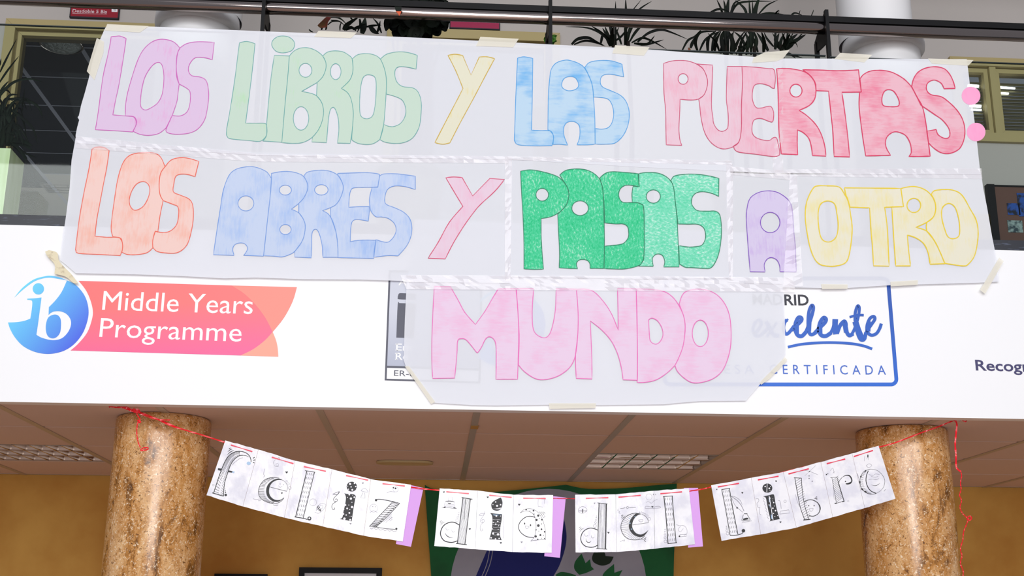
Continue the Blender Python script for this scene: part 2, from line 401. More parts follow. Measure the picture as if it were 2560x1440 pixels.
def luminaire(x0, x1, y0, y1, z, nx, ny, label, hgt=.06):
    t = thing('louvre_light', label, 'ceiling light', ((x0 + x1) / 2, (y0 + y1) / 2, z))
    b = MB(); th = .006
    b.box(x0, x1, y0, y0 + th, z, z + hgt); b.box(x0, x1, y1 - th, y1, z, z + hgt); b.box(x0, x0 + th, y0, y1, z, z + hgt); b.box(x1 - th, x1, y0, y1, z, z + hgt)
    b.box(x0, x1, y0, y1, z + hgt, z + hgt + .004); b.build('housing', M['tee'], t)
    for k in range(1, nx):
        x = x0 + (x1 - x0) * k / nx; b = MB()
        b.add([(x - .004, y0, z + .002), (x + .004, y0, z + .002), (x + .011, y0, z + hgt - .008), (x - .011, y0, z + hgt - .008),
               (x - .004, y1, z + .002), (x + .004, y1, z + .002), (x + .011, y1, z + hgt - .008), (x - .011, y1, z + hgt - .008)],
              [(0, 1, 2, 3), (7, 6, 5, 4), (0, 4, 5, 1), (1, 5, 6, 2), (2, 6, 7, 3), (3, 7, 4, 0)]); b.build('louvre_blade', M['louvre'], t)
    for k in range(ny + 1):
        y = y0 + .008 + (y1 - y0 - .016) * k / ny; b = MB(); prof = []
        for s in range(7):
            u = s / 6; prof.append((u, .003 + .05 * u * u * (.6 if k in (0, ny) else .6)))
        vs = []; fs = []
        for u, dd in prof:
            zz = z + .001 + u * (hgt - .01)
            for xx in (x0 + .006, x1 - .006): vs += [(xx, y - (dd if k else .002), zz), (xx, y + (dd if k < ny else .002), zz)]
        for s in range(6):
            a = 4 * s; fs += [(a, a + 2, a + 6, a + 4), (a + 1, a + 5, a + 7, a + 3)]
        fs += [(0, 1, 3, 2)]
        b.add(vs, fs); b.build('reflector', M['louvre'], t, True)
    for k in range(ny):
        y = y0 + (y1 - y0) * (k + .5) / ny; b = MB(); b.tube([(x0 + .01, y, z + hgt - .012), (x1 - .01, y, z + hgt - .012)], .007, 8)
        b.build('unlit_tube', M['white'], t, True)
    return t
luminaire(*lum_cells[0], ZC, 8, 3, 'mirror louvre light in the ceiling left of the left pillar')
luminaire(*lum_cells[1], ZC, 6, 3, 'mirror louvre light in the ceiling above the second and third word strips')
luminaire(PZ(94, 452, HZ).x, PZ(94, 452, HZ).x + .75, ys[6] + .35, ys[7] - .02, HZ - .01, 5, 3, 'small louvre light seen low through the left door pane')
# oval recessed lamp
q = PZ(1012, 1154, ZC); wq = (PZ(1083, 1154, ZC).x - PZ(941, 1154, ZC).x) / 2
t = thing('oval_ceiling_lamp', 'oval cream recessed lamp in the ceiling left of the middle', 'lamp', (q.x, q.y, ZC))
def stadium(hw, hh, z, n=10):
    o = []
    for s in (1, -1):
        for k in range(n + 1):
            a = -math.pi / 2 + math.pi * k / n
            o.append((q.x + s * (hw - hh + hh * math.cos(a)), q.y + s * hh * math.sin(a), z))
    return o
L0 = [stadium(wq, .065, ZC - .002), stadium(wq, .065, ZC - .012), stadium(wq - .012, .053, ZC - .014), stadium(wq - .035, .034, ZC - .004), stadium(wq - .045, .030, ZC - .003)]
n0 = len(L0[0]); b = MB()
b.add([v for r in L0 for v in r], [(i * n0 + j, i * n0 + (j + 1) % n0, (i + 1) * n0 + (j + 1) % n0, (i + 1) * n0 + j) for i in range(4) for j in range(n0)])
b.build('lamp_rim', M['lampcream'], t, True)
b = MB(); b.add(stadium(wq - .04, .032, ZC - .0035), [tuple(range(n0))]); b.build('lamp_cover', M['lampglass'], t)

# ------------------------------------------------------------------ pillars and columns
m, tt, pb = nt('brown_marbled_stone'); M['marble'] = m
tc = tt.nodes.new('ShaderNodeTexCoord'); L = tt.links.new
n1 = tt.nodes.new('ShaderNodeTexNoise'); n1.inputs['Scale'].default_value = 12; n1.inputs['Detail'].default_value = 8; n1.inputs['Roughness'].default_value = .72; n1.inputs['Distortion'].default_value = .6
n2 = tt.nodes.new('ShaderNodeTexNoise'); n2.inputs['Scale'].default_value = 95; n2.inputs['Detail'].default_value = 3; n2.inputs['Roughness'].default_value = .6; n2.inputs['Distortion'].default_value = 1.2
r1 = tt.nodes.new('ShaderNodeValToRGB'); e = r1.color_ramp.elements; e[0].color = lin((96, 58, 20)); e[0].position = .36; e[1].color = lin((222, 176, 122)); e[1].position = .62
e = r1.color_ramp.elements.new(.46); e.color = lin((190, 132, 66))
r2 = tt.nodes.new('ShaderNodeValToRGB'); e = r2.color_ramp.elements; e[0].color = (0, 0, 0, 1); e[0].position = .575; e[1].color = (1, 1, 1, 1); e[1].position = .66
r3 = tt.nodes.new('ShaderNodeValToRGB'); e = r3.color_ramp.elements; e[0].color = (1, 1, 1, 1); e[0].position = .34; e[1].color = (0, 0, 0, 1); e[1].position = .42
x1 = tt.nodes.new('ShaderNodeMixRGB'); x1.inputs[2].default_value = lin((240, 218, 188)); x2 = tt.nodes.new('ShaderNodeMixRGB'); x2.inputs[2].default_value = lin((110, 70, 34))
mpp = tt.nodes.new('ShaderNodeMapping'); mpp.inputs['Scale'].default_value = (1, 1, .45); L(tc.outputs['Object'], mpp.inputs[0]); L(mpp.outputs[0], n1.inputs['Vector']); L(tc.outputs['Object'], n2.inputs['Vector'])
L(n1.outputs['Fac'], r1.inputs[0]); L(n2.outputs['Fac'], r2.inputs[0]); L(n2.outputs['Fac'], r3.inputs[0])
L(r3.outputs[0], x2.inputs[0]); L(r1.outputs[0], x2.inputs[1]); L(r2.outputs[0], x1.inputs[0]); L(x2.outputs[0], x1.inputs[1]); L(x1.outputs[0], pb.inputs['Base Color'])
pb.inputs['Roughness'].default_value = .24; pb.inputs['Specular IOR Level'].default_value = .6
for cx, lab, cyl in ((-1.175, 'left brown marbled round pillar under the balcony', 'white round column behind the railing, left of the hanging plants'),
                     (2.085, 'right brown marbled round pillar with red ribbon tail before it', 'white round column behind the railing, towards the right end')):
    b = MB(); b.lathe([(0, 0), (.2, 0), (.2, 2.445), (.197, 2.455), (.19, ZC - .001)], cx, .39, 96)
    b.build('round_pillar', M['marble'], None, True, label=lab, category='pillar')
    cy = .30; dx = cx + (.03 if cx > 0 else .02)
    t = thing('round_column', cyl, 'column', (dx, cy, 3.2))
    b = MB(); b.lathe([(.168, 3.205), (.168, 4.285)], dx, cy, 64); b.build('shaft', M['column'], t, True)
    b = MB(); b.lathe([(.168, 4.262), (.182, 4.264), (.190, 4.275), (.193, 4.30), (.190, 4.335), (.180, 4.345), (.160, 4.347)], dx, cy, 64); b.build('collar', M['column'], t, True)
    b = MB(); b.lathe([(.176, 4.34), (.176, 5.995)], dx - .02 * (1 if cx > 0 else -1), cy + .03, 64); b.build('upper_shaft', M['column'], t, True)

# ------------------------------------------------------------------ balustrade
gz = P(1280, 110, 0).z
GX = [(-3.4, -2.12), (-2.10, -.835), (-.815, .445), (.465, 1.725), (1.745, 3.0), (3.02, 4.3)]
for k, (a, c_) in enumerate(GX):
    z1 = gz + .015 - .006 * k
    t = thing('glass_panel', ['glass panel left of the railing, beyond the frame edge', 'glass panel behind the left end of the banner, beside the planter', 'glass panel between the left and middle railing posts',
              'glass panel between the middle and right railing posts', 'glass panel right of the right railing post', 'glass panel at the far right end of the railing'][k], 'glass panel', ((a + c_) / 2, .006, 3.25), 'balustrade panels')
    b = MB(); b.box(a, c_, .002, .012, 3.247, z1); b.build('pane', M['glass'], t)
    b = MB(); b.box(a, c_, .0015, .0125, z1, z1 + .004); b.box(a - .002, a, .002, .012, 3.247, z1); b.build('pane_edge', M['glassedge'], t)
z0, z1, z2 = P(1280, 15, .05).z, P(1280, 29.5, .05).z, P(1280, 57, .05).z
t = thing('handrail', 'long double handrail with black top bar above a polished round tube', 'handrail', (0, .05, (z1 + z2) / 2))
b = MB(); b.box(-7, 7.5, .035, .065, z1, z0); b.build('top_bar', M['black'], t)
rr = (z1 - z2) / 2
b = MB(); b.tube([(-7, .05, z1 - rr), (7.5, .05, z1 - rr)], rr, 32); b.build('tube', M['chrome'], t, True)
for px, py, lab in ((660, 40, 'left black railing post of two flat bars'), (1375, 60, 'middle black railing post of two flat bars'), (2066, 90, 'right black railing post with slanted top fin')):
    x = P(px, py, .04).x
    t = thing('railing_post', lab, 'post', (x, .04, 3.247))
    b = MB(); b.box(x - .008, x + .008, .012, .034, 3.247, 4.345); b.build('front_bar', M['black'], t)
    b = MB(); b.box(x - .008, x + .008, .17, .195, 3.247, 4.26); b.build('rear_bar', M['black'], t)
    b = MB(); vs = [(.012, 4.345), (.034, 4.345), (.195, 4.27), (.195, 4.215), (.11, 4.2), (.034, 4.19)]
    b.add([(x - .005, y, z) for y, z in vs] + [(x + .005, y, z) for y, z in vs], [tuple(range(6))[::-1], tuple(range(6, 12))] + [(i, (i + 1) % 6, 6 + (i + 1) % 6, 6 + i) for i in range(6)])
    b.build('bracket', M['black'], t)

# ------------------------------------------------------------------ plants
FR['N1'] = (760, 0, 6.4); FR['N2'] = (1380, 0, 6.737); FR['N3'] = (1680, 0, 5.818); FR['N0'] = (0, 180, 3.5125); FR['NA'] = (0, 0, 7.2)
def blade(parent, p, wpx, Ya, Yb, mats='leaf', n=5, mid=1.0):
    path = smooth([(a, c, False) for a, c, _ in p], False, n); N = len(path); vs = []
    for i, q in enumerate(path):
        t = i / (N - 1); Y = Ya + (Yb - Ya) * t; a = path[max(i - 1, 0)]; c = path[min(i + 1, N - 1)]
        dx, dy = c[0] - a[0], c[1] - a[1]; l = math.hypot(dx, dy) or 1
        ww = wpx * (min(1, .55 + 1.4 * t) if t < .5 else 1) * (1 - max(0, (t - .35) / .65) ** 1.6) * .5 + .25
        nx, ny = -dy / l * ww, dx / l * ww
        vs += [P(q[0] + nx, q[1] + ny, Y - .004), P(*q, Y + .002 * mid), P(q[0] - nx, q[1] - ny, Y - .004)]
    b = MB(); fs = []
    for i in range(N - 1):
        a = 3 * i; fs += [(a, a + 1, a + 4, a + 3), (a + 1, a + 2, a + 5, a + 4)]
    b.add(vs, fs); return b.build('leaf', M[mats], parent, True)
def pot(parent, x, y, z0, z1, r, mt='planter'):
    b = MB(); b.lathe([(0, z0), (r * .78, z0), (r, z1 - .02), (r * 1.06, z1 - .02), (r * 1.06, z1), (r * .96, z1), (r * .94, z1 - .03), (0, z1 - .03)], x, y, 32); b.build('pot', M[mt], parent, True)
def plant(label, name, base, Y, specs, fr, zpot=.35, stems=1, rpot=.14):
    q = P(base[0], base[1], Y)
    t = thing(name, label, 'plant', (q.x, Y, 3.207))
    if rpot: pot(t, q.x, Y, 3.207, 3.207 + zpot, rpot)
    for k in range(stems):
        b = MB(); xx = q.x + (k - (stems - 1) / 2) * .07
        b.tube([(xx, Y, (3.207 if rpot else 3.33) + zpot - .05), (xx + .01, Y, (3.2 + q.z) / 2 + .1), (xx, Y, q.z + .03)], [.013, .011, .009], 8); b.build('stem', M['soil'], t, True)
    for s in specs:
        wpx = 4.0
        if isinstance(s, tuple): wpx, s = s
        yb = Y + random.uniform(-.10, .16)
        blade(t, pts(fr, s), wpx * 1.35, Y, yb)
    return t
spB = ['1000,780 860,590 600,470 230,450', '1000,700 820,540 650,430', (7, '1050,780 1000,520 930,270'), '1060,700 1070,300 1070,20', (6, '1230,760 1245,300 1240,-30'),
       (5, '1230,740 1330,430 1450,180 1680,20'), (2.5, '1220,750 1290,300 1500,0'), '1300,700 1480,460 1640,290 1900,220 2090,175', '1240,740 1380,400 1570,310',
       (5, '1440,710 1620,560 1830,500 2020,550 2280,660'), (6, '330,750 430,660 600,635 740,700 900,780'), (4, '370,750 560,685 740,720 860,770'),
       '1340,720 1520,640 1700,700 1930,830', (5, '1380,730 1600,745 1880,670'), (5, '820,740 850,600 870,590'), '1000,740 900,560 850,470', (6, '1030,760 950,600 890,440'),
       '1080,760 1070,600 1130,450', '1170,750 1120,600 1060,450', '1050,700 1180,600 1290,440', (8, '1010,780 1010,600 1035,440'), (7, '1240,760 1290,560 1330,440'),
       (6, '980,780 930,650 870,560'), '1310,700 1400,540 1470,450', '1000,760 1005,600 990,440', (4, '1500,760 1620,730 1730,600')]
plant('dark spiky plant just right of the middle railing post', 'spiky_plant', (1552, 118), .26, spB, 'N2', stems=2)
spC = ['150,730 230,590 330,530 420,430', (6, '270,700 310,600 430,430'), (6, '370,740 340,600 420,470 640,460'), '400,740 500,560 700,450', (6, '520,760 530,560 650,440'), (6, '620,760 640,600 720,440'),
       '690,760 640,620 520,480', (11, '800,800 790,300 830,-60'), (5, '800,760 740,230 650,-10'), '790,320 770,100 750,0', '830,300 900,60 1000,0', '860,210 950,60 1150,20 1450,20', '510,210 700,130 900,220',
       (5, '1090,230 1050,120 920,0'), (6, '1150,800 1140,300 1120,-10'), '1165,700 1175,300 1170,0', (10, '1150,700 1200,200 1280,-60'), (3, '1250,220 1380,80 1540,0'), (7, '1190,750 1230,600 1200,470'),
       (7, '1400,740 1320,600 1230,470'), (4, '1480,680 1380,560 1340,470'), (6, '1200,240 1420,200 1700,260 1740,400'), (4, '940,720 880,540 900,450'), (5, '990,760 1010,600 1100,450'), (5, '900,760 960,600 1060,450'),
       (8, '760,790 720,560 760,440'), (9, '860,790 880,640 830,450'), (6, '1080,800 1110,600 1050,450'), (6, '1000,800 1080,640 1150,470'), (5, '930,790 1000,700 1090,640'), (7, '1330,760 1340,600 1300,460'),
       (8, '700,780 780,600 900,470'), (5, '1120,790 1010,560 900,460'), (6, '580,760 620,540 700,450'), (5, '1250,760 1180,560 1090,450')]
tC = plant('large dark spiky plant left of the right railing post, leaves rising past the rail', 'spiky_plant', (1850, 130), .30, spC, 'N3', stems=3, rpot=.16)
spD = [(5, '1600,740 1500,580 1560,145'), (4, '1640,740 1720,300 1780,190 1910,230'), (7, '1500,720 1520,580 1560,480'), (6, '1560,720 1590,580 1640,480'), (6, '1600,700 1660,600 1720,480'), (8, '1620,680 1720,580 1830,490'),
       (8, '1620,700 1800,590 1950,500'), (4, '1600,720 1530,600 1460,480'), (2, '1640,720 1900,480 2040,200 2055,140'), (2, '1640,700 1800,400 1850,200 1865,150'), (5, '1580,790 1700,790 1900,845'), (4, '1690,770 1740,800 1800,850'),
       (4, '1600,760 1760,640 1700,490'), (2, '1700,640 1790,620 1830,690'), (3, '1480,245 1520,180 1560,145'), (6, '1570,760 1640,620 1600,470')]
plant('small dark spiky plant beside the right railing post, under the rail', 'spiky_plant', (1955, 128), .22, spD, 'N3', rpot=.10)
spA = [(6, '-60,420 -30,260 0,200 120,90 260,60 380,90'), (6, '60,240 200,240 330,300 375,405'), (5, '100,330 240,440 300,520 330,635'), (3, '190,360 205,250 215,150'), (9, '0,300 90,430 180,560 200,640'),
       (10, '80,600 180,600 290,650'), (5, '100,600 200,700 320,750'), (4, '90,620 170,680 245,820'), (5, '-20,500 20,300 60,230 120,260'), (8, '20,650 30,480 60,300'), (8, '60,650 80,500 130,380'), (7, '0,600 40,520 150,560'),
       (7, '-20,560 20,420 20,260'), (5, '30,330 80,210 160,200'), (8, '70,640 130,520 160,600'), (6, '0,420 60,330 190,400 230,560'), (5, '-30,350 10,180 60,160 100,200'), (4, '0,170 40,120 75,80'),
       (6, '60,520 150,470 220,560 260,640'), (9, '90,640 200,630 285,690'), (7, '0,700 30,560 20,430'), (6, '40,600 10,420 60,380 110,420'), (5, '110,640 210,730 240,770')]
t = plant('dark strappy plant in the pale green planter at the left edge', 'spiky_plant', (8, 372), .20, spA, 'N0', zpot=.25, rpot=0)
rq = random.Random(11)
for k in range(34):
    x0 = rq.uniform(-20, 80); h_ = rq.uniform(120, 420); dx = rq.uniform(-60, 190) * (.5 + h_ / 500); sag = rq.uniform(0, 160)
    blade(t, [(x0 / 3.5125, 180 + 650 / 3.5125, False), ((x0 + dx * .3) / 3.5125, 180 + (650 - h_ * .75) / 3.5125, False), ((x0 + dx * .75) / 3.5125, 180 + (650 - h_) / 3.5125, False), ((x0 + dx) / 3.5125, 180 + (650 - h_ + sag) / 3.5125, False)], rq.uniform(4, 8), .2, .2 + rq.uniform(-.06, .14))
for s in ('0,1300 120,1050 300,700', '-20,1500 150,1250 340,1010', '-40,1200 0,1150 20,1050'):
    blade(t, pts('NA', s), 5, .2, .12)
# planter box at the left edge
q1 = P(27, 371, .12)
t = thing('planter_box', 'pale green metal planter box at the left edge of the balcony', 'planter', (q1.x - .24, .2, 3.247))
zz = q1.z; x1 = q1.x; b = MB()
b.box(x1 - .48, x1, .12, .128, 3.248, zz); b.box(x1 - .48, x1, .292, .30, 3.248, zz); b.box(x1 - .48, x1 - .472, .128, .292, 3.248, zz); b.box(x1 - .008, x1, .128, .292, 3.248, zz)
b.box(x1 - .472, x1 - .008, .128, .292, 3.248, 3.26); b.build('box', M['planter'], t)
b = MB(); b.box(x1 - .472, x1 - .008, .128, .292, 3.26, zz - .03); b.build('soil', M['soil'], t)

# bushy plant in the middle: broad overlapping leaves on stems
Ym = .20; q = P(1035, 92, Ym)
t = thing('bushy_plant', 'dense dark broad-leaved plant behind the rail above the word LIBROS', 'plant', (q.x, Ym, 3.207))
pot(t, q.x, Ym, 3.207, 3.55, .15)
for k in range(5):
    b = MB(); a = k * 1.25; b.tube([(q.x + .03 * math.cos(a), Ym + .03 * math.sin(a), 3.5), (q.x + .05 * math.cos(a), Ym + .04 * math.sin(a), 3.85), (q.x + .12 * math.cos(a), Ym + .07 * math.sin(a), 4.2)], [.009, .007, .005], 6)
    b.build('stem', M['leaf'], t, True)
def oval_leaf(parent, cx, cy, ang, ln, wd, Y0, Y1, mt='leaf'):
    vs = []; fs = []; N = 6
    for i in range(N + 1):
        u = i / N; wv = wd * math.sin(math.pi * min(1, u * 1.02 + .03)) ** .8 / 2 + .2
        x, y = cx + math.cos(ang) * ln * (u - .5), cy + math.sin(ang) * ln * (u - .5); Y = Y0 + (Y1 - Y0) * u
        nx, ny = -math.sin(ang) * wv, math.cos(ang) * wv
        vs += [P(x + nx, y + ny, Y - .008), P(x, y, Y + .004), P(x - nx, y - ny, Y - .008)]
    for i in range(N):
        a = 3 * i; fs += [(a, a + 1, a + 4, a + 3), (a + 1, a + 2, a + 5, a + 4)]
    b = MB(); b.add(vs, fs); return b.build('leaf', M[mt], parent, True)
rnd = random.Random(3)
for k in range(150):
    a, r = rnd.uniform(0, 6.28), math.sqrt(rnd.random())
    cx, cy = 1040 + 72 * r * math.cos(a), 40 + 58 * r * math.sin(a)
    oval_leaf(t, cx, cy, rnd.uniform(0, 6.28), rnd.uniform(30, 52), rnd.uniform(20, 32), Ym + rnd.uniform(-.05, .12), Ym + rnd.uniform(-.05, .12))
for s, wv in (('400,240 560,255 720,240', 9), ('380,280 500,275 600,310 690,400', 4), ('430,325 560,340 650,410', 3), ('380,400 450,345 560,345', 3), ('575,490 578,410 600,350', 3), ('630,480 700,390 880,270', 12),
              ('780,470 880,430 1000,380', 8), ('930,540 960,400 980,280', 16), ('740,260 760,300 800,330', 4), ('1000,430 1100,410 1240,400', 6), ('1240,530 1180,380 1100,290', 5), ('1170,520 1200,440 1220,330', 6), ('1050,420 1120,500 1200,540', 12),
              ('660,480 760,440 840,500', 8), ('890,300 900,400 850,520', 6), ('80,470 110,500 150,515', 3), ('280,480 290,430 300,400', 5), ('345,480 360,440 370,400', 4), ('1060,260 1150,270 1300,300', 9)):
    blade(t, pts('N1', s), wv, Ym, Ym + rnd.uniform(-.05, .08))
b = MB(); b.sheet([smooth(pts('N1', '215,405! 280,340 370,262 430,282 385,350 372,430! 320,440 260,442'))], Ym - .03, .003); b.build('leaf', M['ochretip'], t, label='withered reddish brown leaf')
b = MB(); b.sheet([smooth(pts('N1', '1450,105! 1560,105! 1558,180! 1470,180!'), True, 2)], -.006, .003); b.build('leaf', M['leaf'], t)
b = MB(); b.sheet([smooth(pts('N1', '1470,180! 1558,180! 1545,215 1524,252! 1500,215'), True, 2)], -.006, .003); b.build('leaf', M['orange'], t, label='orange leaf tip')
b = MB(); b.sheet([smooth(pts('N3', '235,690! 265,700 275,740! 240,735'), True, 2)], .2, .003); b.build('leaf', M['ochretip'], tC, label='small reddish withered leaf')
# green rounded plant behind the middle post
q = P(1376, 98, .5)
t = thing('green_plant', 'bright green rounded plant peeping out behind the middle post', 'plant', (q.x, .5, 3.207)); pot(t, q.x, .5, 3.207, 4.02, .09)
for k in range(14):
    a = rnd.uniform(0, 6.28); oval_leaf(t, 1376 + 9 * math.cos(a), 97 + 9 * math.sin(a), rnd.uniform(0, 6.28), 18, 11, .47 + rnd.uniform(0, .06), .5, 'leaf_green')

# ------------------------------------------------------------------ lettering
def text_mesh(body, bold=0.0, spacing=1.0):
    cu = bpy.data.curves.new('t', 'FONT'); cu.body = body; cu.size = 1; cu.offset = bold; cu.space_character = spacing; cu.resolution_u = 3
    o = bpy.data.objects.new('t', cu); COL.objects.link(o)
    bpy.context.view_layer.update()
    me = bpy.data.meshes.new_from_object(o.evaluated_get(bpy.context.evaluated_depsgraph_get()))
    v = [q.co.copy() for q in me.vertices]; f = [tuple(p.vertices) for p in me.polygons]
    bpy.data.objects.remove(o); bpy.data.curves.remove(cu); bpy.data.meshes.remove(me)
    return v, f
CAPH = None
def text_on(mb, body, pl, pr, cap, Y, bold=0.0, spacing=1.0, mi=0, shear=0.0):
    """body set between picture points pl (left end of the baseline) and pr (right end) on the wall plane y = Y; cap = height of capitals in picture pixels"""
    global CAPH
    if CAPH is None: vv, _ = text_mesh('H'); CAPH = max(q.y for q in vv)
    v, f = text_mesh(body, bold, spacing)
    x0, x1 = min(q.x for q in v), max(q.x for q in v)
    A, B_ = P(*pl, Y), P(*pr, Y); up = (P(pl[0], pl[1] - cap, Y).z - A.z) / CAPH
    mb.add([(A.x + (B_.x - A.x) * (q.x - x0) / (x1 - x0) + shear * q.y * up, Y, A.z + (B_.z - A.z) * (q.x - x0) / (x1 - x0) + q.y * up) for q in v], f, mi)

# door name signs on the upper wall
def door_sign(x0, y0, x1, y1, col, body, pl, pr, cap, label):
    Y = YU - .02; a, c_ = P(x0, y1, Y), P(x1, y0, Y)
    t = thing('door_sign', label, 'sign', ((a.x + c_.x) / 2, Y, a.z))
    b = MB(); b.box(a.x, c_.x, Y, Y + .018, a.z, c_.z); b.build('sign_plate', M[col], t)
    b = MB(); b.box(a.x - .006, a.x, Y - .002, Y + .018, a.z - .004, c_.z); b.box(c_.x, c_.x + .006, Y - .002, Y + .018, a.z - .004, c_.z); b.box(a.x - .006, c_.x + .006, Y - .002, Y + .018, a.z - .008, a.z); b.build('sign_frame', M['dark'], t)
    b = MB(); text_on(b, body, pl, pr, cap, Y - .001, bold=.012); 
    b.build('lettering', M['signwhite'], t)
    return t
t = door_sign(176, 17, 297, 40.5, 'signred', 'Desdoble 5 Bis', (181, 31), (267, 33.4), 8.2, 'dark red door sign with white name, above the left door')
b = MB(); b.line([(181, 33.4), (267, 35.6)], .8, YU - .0212); b.build('underline', M['signwhite'], t)
b = MB(); b.sheet([[(279, 21), (294, 21.5), (293.5, 30), (279, 29.5)]], YU - .0215, .001); b.build('sticker', M['cardwhite'], t)
b = MB(); b.line([(283, 23), (289, 23.5)], 1.2, YU - .022); b.line([(284, 27), (290, 26.5), (289, 24.5)], 1.2, YU - .022); b.build('sticker_print', M['inkgrey'], t)
door_sign(1126, 42, 1248, 68, 'signpink', 'Coordinadores', (1139, 53), (1213, 55), 8.2, 'magenta door sign right of the bushy plant, half under the handrail')

# notice board and yellow board low on the right
Y = YU - .03; a, c_ = P(2481, 606, Y), P(2740, 469, Y)
t = thing('notice_board', 'brown notice board with small photos at the right end of the upper wall', 'notice board', ((a.x + c_.x) / 2, Y, a.z))
b = MB(); b.box(a.x + .05, c_.x, Y + .008, Y + .028, a.z - .1, c_.z); b.build('board', mat('brown_felt', (104, 74, 66), .9), t)
b = MB(); b.box(a.x, a.x + .05, Y - .01, Y + .028, a.z - .1, c_.z); b.box(a.x + .05, c_.x, Y, Y + .028, c_.z - .01, c_.z); b.build('frame', M['black'], t)
pb1 = mat('photo_blue', (30, 80, 170), .3, vary=((10, 20, 40), 22, .45, .6)); pb2 = mat('photo_mixed', (150, 170, 170), .3, vary=((40, 60, 70), 26, .45, .6))
for k, (x0, y0, x1, y1) in enumerate(((2521, 508, 2549, 536), (2522, 551, 2556, 580), (2549, 483, 2580, 540), (2578, 556, 2606, 582))):
    p0, p1 = P(x0, y1, Y), P(x1, y0, Y); b = MB(); b.box(p0.x, p1.x, Y + .004, Y + .0075, p0.z, p1.z); b.build('photo_print', pb1 if k % 2 == 0 else pb2, t, label=['blue photo print', 'greyer photo print', 'taller photo print', 'grey photo print'][k])
p0, p1 = P(2440, 640, Y + .01), P(2477, 535, Y + .01)
b = MB(); b.box(p0.x, p1.x, Y + .012, Y + .03, p0.z, p1.z); b.build('yellow_board', mat('yellow_card', (178, 150, 30), .7), None, label='yellow board left of the brown notice board', category='board')

# ------------------------------------------------------------------ vinyl signs on the fascia
def emblem(dx=0, dy=0, Y=-.0012, parent=None):
    def S(s, sm=True): return [(x + dx, y + dy) for x, y in smooth(pts('B0', s), True, 5)]
    body = S('600,110! 680,150 750,230 785,310 797,400 782,490 742,590 672,680 585,740 490,768 400,772 300,750 205,700 135,625 92,550 72,490! 150,487 220,475 273,455! 285,380 291,310 280,290 245,285! 245,276! 320,272 373,265! 358,380 342,500 327,600! 370,625 440,645 500,648 560,630 610,580 637,520 635,465 600,415 545,390 490,390 455,405 437,422! 440,352! 500,290 555,215 600,118!')
    swoosh = S('130,265! 200,180 300,105 400,75 460,70 540,85 600,110! 520,96 450,86 380,94 300,125 205,195')
    hole = S('480,420 520,425 545,460 548,520 540,580 510,620 470,633 430,612 413,560 415,500 435,445')
    dot = [(x + dx, y + dy) for x, y in ell('B0', 345, 187, 51)]
    g = flat_print('emblem_blue', (105, 214, 252), (58, 96, 228), P(40 + dx, 740 + dy, 0), P(190 + dx, 850 + dy, 0))
    b = MB()
    for lp in (body, swoosh, hole, dot): b.sheet([lp], Y, .0008)
    return b.build('round_emblem', g, parent)
q = P(380, 885, 0)
t = thing('vinyl_sign', 'coral ribbon-shaped sign with white two-line lettering beside a blue round emblem', 'sign', (q.x, 0, q.z))
emblem(parent=t)
g1 = flat_print('coral_print', (254, 112, 112), (238, 92, 150), P(420, 760, 0), P(420, 890, 0))
b = MB(); b.sheet([smooth(pts('B0', '707,115! 2085,157! 2200,232 2304,335 2390,450 2454,575! 2385,650 2280,730 2165,787! 635,742! 705,680 785,580 828,460 835,380 812,285 770,195'))], -.0012, .0008); b.build('ribbon_body', g1, t)
b = MB(); b.sheet([smooth(pts('B0', '2085,157! 2672,172! 2634,300 2554,450 2454,575! 2390,450 2304,335 2200,232'))], -.0012, .0008); b.build('ribbon_tail', flat_print('light_coral_print', (252, 138, 124)), t, label='lighter upper tail')
b = MB(); b.sheet([smooth(pts('B0', '2454,575! 2484,650 2499,720 2505,798! 2165,787! 2280,730 2385,650'))], -.0012, .0008); b.build('ribbon_tail', flat_print('orange_print', (254, 160, 138)), t, label='pale orange lower tail')
b = MB(); text_on(b, 'Middle Years', (255, 774.5), (631, 785), 47, -.0016, shear=.0); text_on(b, 'Programme', (248, 842), (603, 854), 47, -.0016)
b.build('lettering', mat('white_print', (248, 246, 248), .45), t)
# a second emblem mostly under the banner
q = P(1290, 890, 0)
t = thing('vinyl_sign', 'blue round emblem ghosting through the thin paper under MUNDO', 'sign', (q.x, 0, q.z)); emblem(1142, 32, parent=t)
# grey certificate badge
q = P(1010, 950, 0)
t = thing('vinyl_sign', 'grey certificate badge with dark border, half hidden by the MUNDO paper', 'sign', (q.x, 0, q.z))
dk = flat_print('badge_dark', (58, 60, 80)); FR['BB'] = (640, 670, 3.6)
b = MB(); b.sheet([pts('BB', '1196,20 2040,30 2020,1040 1158,1011')], -.0010, .0005); b.build('border', dk, t)
b = MB(); b.sheet([pts('BB', '1212,40 2020,50 2005,905 1180,880')], -.0014, .0003); b.build('field', flat_print('badge_grey', (196, 200, 214), (168, 174, 194), P(1000, 780, 0), P(1000, 920, 0)), t)
b = MB(); b.sheet([pts('BB', '1180,899 2004,924 2000,1022 1176,996')], -.0014, .0003); b.build('number_field', M['white'], t)
b = MB(); b.sheet([smooth(pts('BB', '1278,250 1290,228 1330,227! 1440,232! 1440,285! 1290,282 1276,268'))], -.0018, .0003); b.sheet([smooth(pts('BB', '1275,330 1290,316! 1440,320! 1420,632! 1263,626!'))], -.0018, .0003); b.build('letter', dk, t)
b = MB()
text_on(b, 'A', (996, 713), (1016.5, 713.5), 17, -.002, bold=.01)
text_on(b, 'Em', (990, 876), (1030, 877), 17, -.002, bold=.01); text_on(b, 'Re', (989, 899), (1020, 900), 17, -.002, bold=.01)
